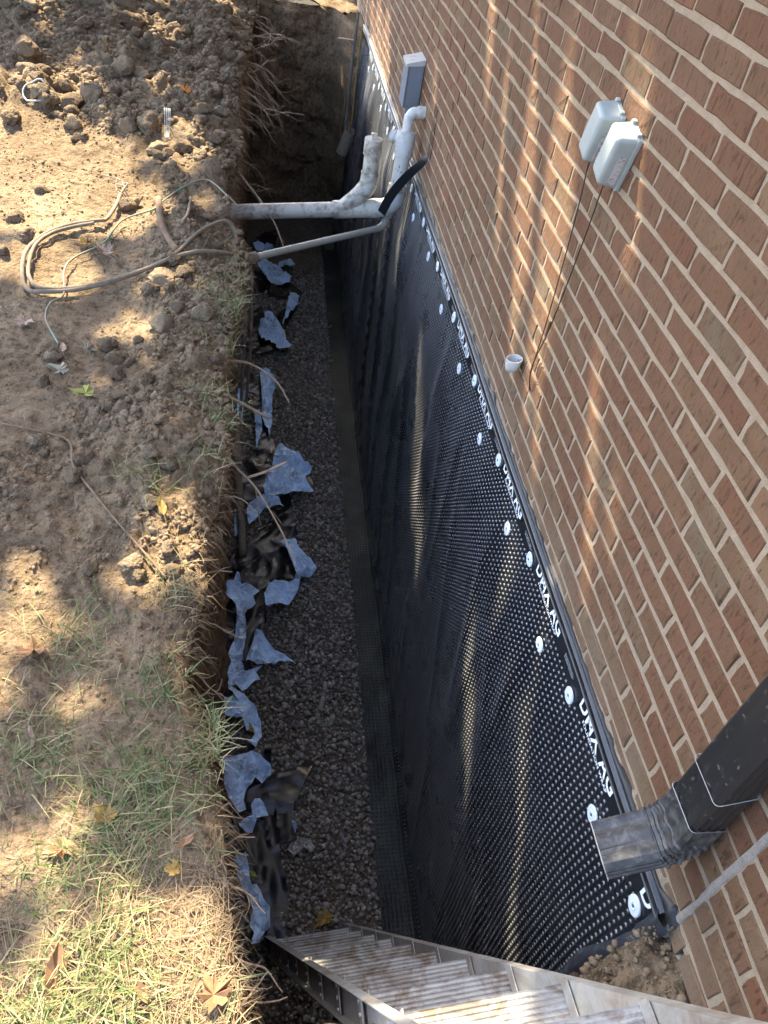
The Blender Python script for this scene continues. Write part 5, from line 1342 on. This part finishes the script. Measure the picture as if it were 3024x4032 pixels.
put_leaf(-1.465, 1.285, 0.12, 2.2, M['leafbrown'], 'brown curled maple leaf at the left edge of the lawn', 'maple', None, (0.3, 0.25))
put_leaf(-0.965, 0.455, 0.085, 0.5, M['leafbrown'], 'large tan leaf on the bank edge beside the ladder', 'maple', 0.03, (0.25, 0.3))
put_leaf(-1.27, 0.515, 0.13, 0.3, M['leafbrown'], 'tall folded brown leaf standing in the sunlit grass', 'oval', None, (0.5, 0.5))
put_leaf(-1.384, 5.31, 0.10, 1.0, M['leaforange'], 'orange leaf lying farthest back on the spoil', 'maple', None, (0.3, 0.2))
put_leaf(-1.50, 5.55, 0.09, 2.0, M['leaforange'], 'small orange leaf beside a big clod on the spoil')
put_leaf(-1.06, 2.66, 0.05, 1.0, M['leaforange'], 'small bright orange leaf on the bank edge')
put_leaf(-1.60, 3.45, 0.11, 0.7, M['leafpink'], 'pale dry leaf lying inside the cable loop')
put_leaf(-1.69, 3.52, 0.09, 2.4, M['leafgold'], 'golden brown leaf under the top of the cable loop')
put_leaf(-1.55, 2.70, 0.085, 2.2, M['leafgrey'], 'dull grey leaf lying between clods and green wire', 'maple', None, (0.5, 0.3))
put_leaf(-1.645, 2.70, 0.07, 0.2, M['leafpink'], 'small pale leaf beside the end of the green wire', 'oval')
put_leaf(-0.485, 1.365, 0.13, 2.4, M['leafgold'], 'ochre leaf lying on the gravel next to the ladder', 'maple', float(floor_z(1.365)) + 0.025, (0.2, 0.3))
put_leaf(-0.862, 2.345, 0.075, 0.4, M['leafgold'], 'orange brown leaf resting on the pale plastic sheet', 'oval', float(floor_z(2.345)) + 0.135)
put_leaf(-0.838, 1.555, 0.06, 0.9, M['leafyellow'], 'green leaf caught beside the nearest pale plastic flap', 'oval', float(floor_z(1.56)) + 0.13)
put_leaf(-1.22, 0.83, 0.07, 0.9, M['leafgold'], 'ochre leaf lying in the grass near a brown stain')
put_leaf(-1.12, 0.90, 0.06, 2.0, M['leafgrey'], 'small pale curled leaf in the green grass', 'oval', None, (0.5, 0.3))
put_leaf(-1.04, 0.76, 0.06, 2.4, M['leafbrown'], 'tan leaf lying in the grass tuft by the bank edge', 'oval', None, (0.3, 0.2))
put_leaf(-1.06, 0.70, 0.045, 1.4, M['leafgold'], 'tiny yellow leaf fragment on the dry thatch')
put_leaf(-1.42, 1.03, 0.06, 0.6, M['leafpink'], 'pale shrivelled leaf at the left among grass blades', 'oval', None, (0.5, 0.5))
put_leaf(-1.30, 0.76, 0.075, 1.8, M['leafbrown'], 'flat brown leaf in the sunlit grass at far left')
put_leaf(-1.10, 0.47, 0.05, 0.6, M['leafbrown'], 'dark curled leaf near the lower frame of the lawn', 'oval', None, (0.4, 0.2))

# ------------------------------------------------------------------ grass and thatch
def blades(name, P, L, Wd, lean, mat, label, cat, up=1.0, col=None):
    n = len(P); th = rng.random(n) * 2 * math.pi
    dirx, diry = np.cos(th), np.sin(th)
    px, py = -diry, dirx; seg = 3; V = np.zeros((n, (seg + 1) * 2, 3))
    for k in range(seg + 1):
        t = k / seg
        hor = L * lean * (t ** 1.4); ver = L * up * (t - 0.45 * lean * t * t)
        w = Wd * (1 - 0.85 * t) / 2
        cx = P[:, 0] + dirx * hor; cy = P[:, 1] + diry * hor; cz = P[:, 2] + ver
        V[:, 2*k] = np.stack([cx - px*w, cy - py*w, cz], -1); V[:, 2*k+1] = np.stack([cx + px*w, cy + py*w, cz], -1)
    q = np.array([(2*k, 2*k+1, 2*k+3, 2*k+2) for k in range(seg)])
    F = (q[None] + (np.arange(n) * (seg+1) * 2)[:, None, None]).reshape(-1, 4)
    me = npmesh(name, V.reshape(-1, 3), F); face_attr(me, 'rnd', np.repeat(rng.random(n) if col is None else col, seg))
    o = link(name, me, mat); tag(o, label, cat, kind='stuff'); return o
def build_grass():
    N = 26000
    X = -0.92 - 0.75 * rng.random(N); Y = 0.30 + 1.3 * rng.random(N)
    m = 0.5 + 0.9 * fbm(X * 4.2, Y * 4.2, 0, 3, 55)
    dens = sstep(1.55, 0.55, Y) * np.clip(m, 0, 1) ** 1.5 + 0.75 * sstep(0.66, 0.48, Y) * np.clip(m + 0.35, 0, 1)
    keep = (rng.random(N) < dens * 0.36) & (X < edge_x(Y) - 0.004)
    X, Y = X[keep], Y[keep]; P = [np.stack([X, Y, ground_z(X, Y) - 0.002], -1)]
    T = [(-1.099, 2.408, 80, .045), (-1.079, 3.511, 70, .07), (-1.03, 3.339, 90, .07), (-1.06, 3.162, 80, .06), (-1.07, 2.017, 60, .05), (-1.141, 1.167, 90, .05), (-1.242, 1.895, 60, .06), (-1.03, 2.974, 110, .06), (-1.275, 1.937, 40, .05), (-1.343, 1.373, 50, .05), (-0.975, 1.019, 140, .05), (-1.171, .939, 110, .05), (-1.135, 1.491, 50, .03), (-1.379, 1.311, 50, .05), (-1.203, .872, 110, .06), (-1.379, .956, 80, .05), (-1.421, 1.016, 80, .05), (-1.115, .804, 110, .05), (-1.211, .787, 110, .06), (-1.04, 3.05, 90, .05), (-1.06, 2.75, 60, .05), (-1.02, 2.25, 60, .04)]
    for x, y, n, s in T:
        a = rng.normal(0, s, (n, 2)); xx = np.minimum(x + a[:, 0], edge_x(y + a[:, 1]) + 0.015); yy = y + a[:, 1]
        P.append(np.stack([xx, yy, ground_z(np.minimum(xx, edge_x(yy) - 0.01), yy) - 0.004], -1))
    nT = sum(len(p) for p in P[1:]); P = np.concatenate(P); n = len(P)
    L = 0.024 + 0.055 * rng.random(n) ** 1.6; L[-nT:] *= 1.4
    col = np.clip(rng.normal(0.48, 0.26, n) + 0.25 * fbm(P[:, 0] * 5, P[:, 1] * 5, 0, 2, 57), 0, 1)
    blades('grass', P, L, 0.0026 + 0.0020 * rng.random(n), 0.45 + 0.8 * rng.random(n), M['grass'], 'sparse green and yellowing lawn grass beside the trench', 'grass', 0.75, col)
    # dry thatch lying flat
    N = 6500
    X = -0.91 - 0.7 * rng.random(N) ** 1.3; Y = 0.30 + 0.9 * rng.random(N)
    m = 0.55 + 0.9 * fbm(X * 4.5 + 7, Y * 4.5, 0, 3, 58); keep = (rng.random(N) < np.clip(m, 0.05, 1) * sstep(1.15, 0.8, Y)) & (X < edge_x(Y))
    X, Y = X[keep], Y[keep]
    N2 = 3500; X2 = -1.0 - 0.5 * rng.random(N2) ** 1.5; Y2 = 1.1 + 3 * rng.random(N2); k2 = (X2 < edge_x(Y2)) & (rng.random(N2) < 0.25 + 0.7 * np.exp(-(edge_x(Y2) - X2) / 0.06))
    X = np.concatenate([X, X2[k2]]); Y = np.concatenate([Y, Y2[k2]])
    P = np.stack([X, Y, ground_z(X, Y) + 0.003], -1); n = len(P)
    blades('dry_thatch', P, 0.025 + 0.04 * rng.random(n) ** 2, 0.0014 + 0.0010 * rng.random(n), 1.0 + 0.4 * rng.random(n), M['straw'], 'dry brown grass thatch and fine roots lying on the soil', 'thatch', 0.25)
    # fringe of fine roots and blades hanging over the lip
    N = 1500; Y = 0.35 + 6.5 * rng.random(N) ** 1.6; X = edge_x(Y) + 0.004; Z = ground_z(X, Y) - 0.055 - 0.16 * rng.random(N) ** 2
    P = np.stack([X - 0.012 - 0.15 * np.maximum(0, -Z - 0.06), Y, Z], -1)
    n = N; th = rng.normal(0, 0.7, n); L = 0.03 + 0.08 * rng.random(n) ** 2; V = np.zeros((n, 8, 3))
    for k in range(4):
        t = k / 3; hor = L * (0.9 * t); w = 0.0013 * (1 - 0.8 * t)
        cx = P[:, 0] + np.cos(th) * hor; cy = P[:, 1] + np.sin(th) * hor + 0.2 * L * np.sin(t * 5 + th * 3); cz = P[:, 2] - L * (1.1 * t * t) + 0.25 * L * t
        V[:, 2*k] = np.stack([cx, cy - w, cz], -1); V[:, 2*k+1] = np.stack([cx, cy + w, cz + w], -1)
    F = (np.array([(2*k, 2*k+1, 2*k+3, 2*k+2) for k in range(3)])[None] + (np.arange(n) * 8)[:, None, None]).reshape(-1, 4)
    me = npmesh('root_fringe', V.reshape(-1, 3), F); face_attr(me, 'rnd', np.repeat(rng.random(n), 3))
    tag(link('root_fringe', me, M['straw']), 'fringe of fine hair roots hanging from the bank lip', 'roots', kind='stuff')
build_grass()

# ------------------------------------------------------------------ the maple that shades the place (stands beyond the frame)
GAPS = [  # openings shaped into the crown to place the sun flecks, as (u, v, half-width u, half-width v) of the sun fleck each lets through at lawn level
    (0.28, 1.72, 0.20, 0.10), (0.30, 2.10, 0.14, 0.09), (0.29, 2.46, 0.10, 0.06), (0.20, 1.20, 0.06, 0.06), (0.42, 1.05, 0.06, 0.09), (0.38, 2.83, 0.07, 0.07), (0.08, 6.9, 0.07, 0.9),
    (-0.36, 3.85, 0.09, 0.16), (-0.31, 2.2, 0.08, 0.10), (-0.20, 1.43, 0.09, 0.07), (-0.34, 1.44, 0.07, 0.07), (-0.05, 1.87, 0.06, 0.06), (-0.17, 4.75, 0.12, 0.16), (-0.1, 6.4, 0.12, 0.9), (-0.1, 5.6, 0.06, 0.3),
    (-1.80, 4.0, 0.50, 0.46), (-2.2, 4.65, 0.55, 0.45), (-1.42, 3.85, 0.12, 0.20), (-1.85, 3.35, 0.24, 0.22), (-1.30, 4.55, 0.12, 0.22), (-1.40, 2.9, 0.14, 0.07), (-1.25, 3.10, 0.10, 0.10), (-1.52, 1.42, 0.10, 0.12), (-1.62, 1.25, 0.12, 0.10), (-1.19, 1.57, 0.10, 0.10), (-1.10, 1.72, 0.07, 0.08), (-1.33, 1.13, 0.08, 0.05),
    (-1.38, 0.73, 0.13, 0.08), (-1.30, 0.82, 0.06, 0.05), (-1.07, 0.61, 0.11, 0.055), (-1.18, 0.475, 0.26, 0.07), (-1.0, 0.53, 0.05, 0.06), (-1.36, 0.50, 0.10, 0.08), (-1.12, 0.38, 0.35, 0.08), (-0.72, 0.28, 0.10, 0.07), (-0.5, 0.2, 0.25, 0.08),
    (-1.75, 7.6, 0.25, 0.35), (-2.12, 5.2, 0.28, 0.25), (-2.6, 4.6, 0.3, 0.3), (-1.60, 6.6, 0.18, 0.12), (-2.4, 6.1, 0.18, 0.14), (-1.25, 8.0, 0.12, 0.25), (-0.5, 9.0, 0.4, 0.25), (-1.85, 6.0, 0.12, 0.1), (-2.9, 7.6, 0.2, 0.2), (-1.45, 5.3, 0.10, 0.08)]
def build_tree():
    root = empty('maple_tree', (-5.6, 12.5, 0)); root.location = (0, 0, 0)
    tag(root, 'leafy maple tree beyond the spoil heap that shades the trench', 'tree')
    N = 32000
    U = -4.6 + 6.6 * rng.random(N); Vv = -1.4 + 11.6 * rng.random(N); T = 6.2 + 4.2 * rng.random(N)
    g = np.full(N, 9.0)
    for (u, v, a, b) in GAPS:
        wob = 1 + 0.30 * fbm(U * 6, Vv * 6, 0, 2, 201)
        g = np.minimum(g, np.sqrt(((U - u) / (a + 0.03)) ** 2 + ((Vv - v) / (b + 0.03)) ** 2) * wob)
    keep = g > 1.0
    edge = (g > 1.0) & (g < 1.25)
    keep &= ~(edge & (rng.random(N) < 0.5))
    U, Vv, T = U[keep], Vv[keep], T[keep]
    nl = 5000                                            # extra leaves added to block stray sun from the trench floor
    U = np.concatenate([U, -1.02 + 0.50 * rng.random(nl)]); Vv = np.concatenate([Vv, 1.7 + 8.0 * rng.random(nl)]); T = np.concatenate([T, 6.5 + 2.0 * rng.random(nl)]); n = len(U)
    S = np.array(SUN)
    P = np.stack([U, Vv, np.zeros(n)], -1) + (T / 1.0)[:, None] * S[None] 
    # each leaf: a five pointed blade of six triangles
    pts = np.array([(0, 0, 0), (0, -0.45, 0), (0.42, -0.25, 0.06), (0.5, 0.2, 0.1), (0.0, 0.6, 0), (-0.5, 0.2, 0.1), (-0.42, -0.25, 0.06)])
    tri = np.array([(1, 2, 3), (1, 3, 4), (1, 4, 5), (1, 5, 6)])
    sz = 0.13 + 0.06 * rng.random(n)
    V = np.einsum('nij,kj->nki', rand_rot(n), pts) * sz[:, None, None] + P[:, None, :]
    F = (tri[None] + (np.arange(n) * 7)[:, None, None]).reshape(-1, 3)
    link('crown', npmesh('crown', V.reshape(-1, 3), F), M['treeleaf'], root)
    base = Vector((-6.2, 12.8, -0.2)); mb = MB()
    mb.tube(catmull([base, base + Vector((0.1, -0.1, 2.2)), base + Vector((0.5, -0.6, 4.5)), base + Vector((1.4, -1.8, 7.0))], 6), [0.30 - 0.011 * i for i in range(19)], 12)
    for (ex, ey, ez) in ((-5.0, 7.5, 7.2), (-3.0, 9.5, 6.8), (-3.4, 12.2, 7.6), (-6.4, 10.4, 7.8)):
        st = base + Vector((0.4, -0.5, 3.6)); en = Vector((ex, ey, ez))
        mb.tube(catmull([st, st.lerp(en, 0.4) + Vector((0, 0, 0.5)), en], 6), [0.14 - 0.009 * i for i in range(13)], 8)
    mb.build('trunk', M['bark'], root, smooth=True)
build_tree()
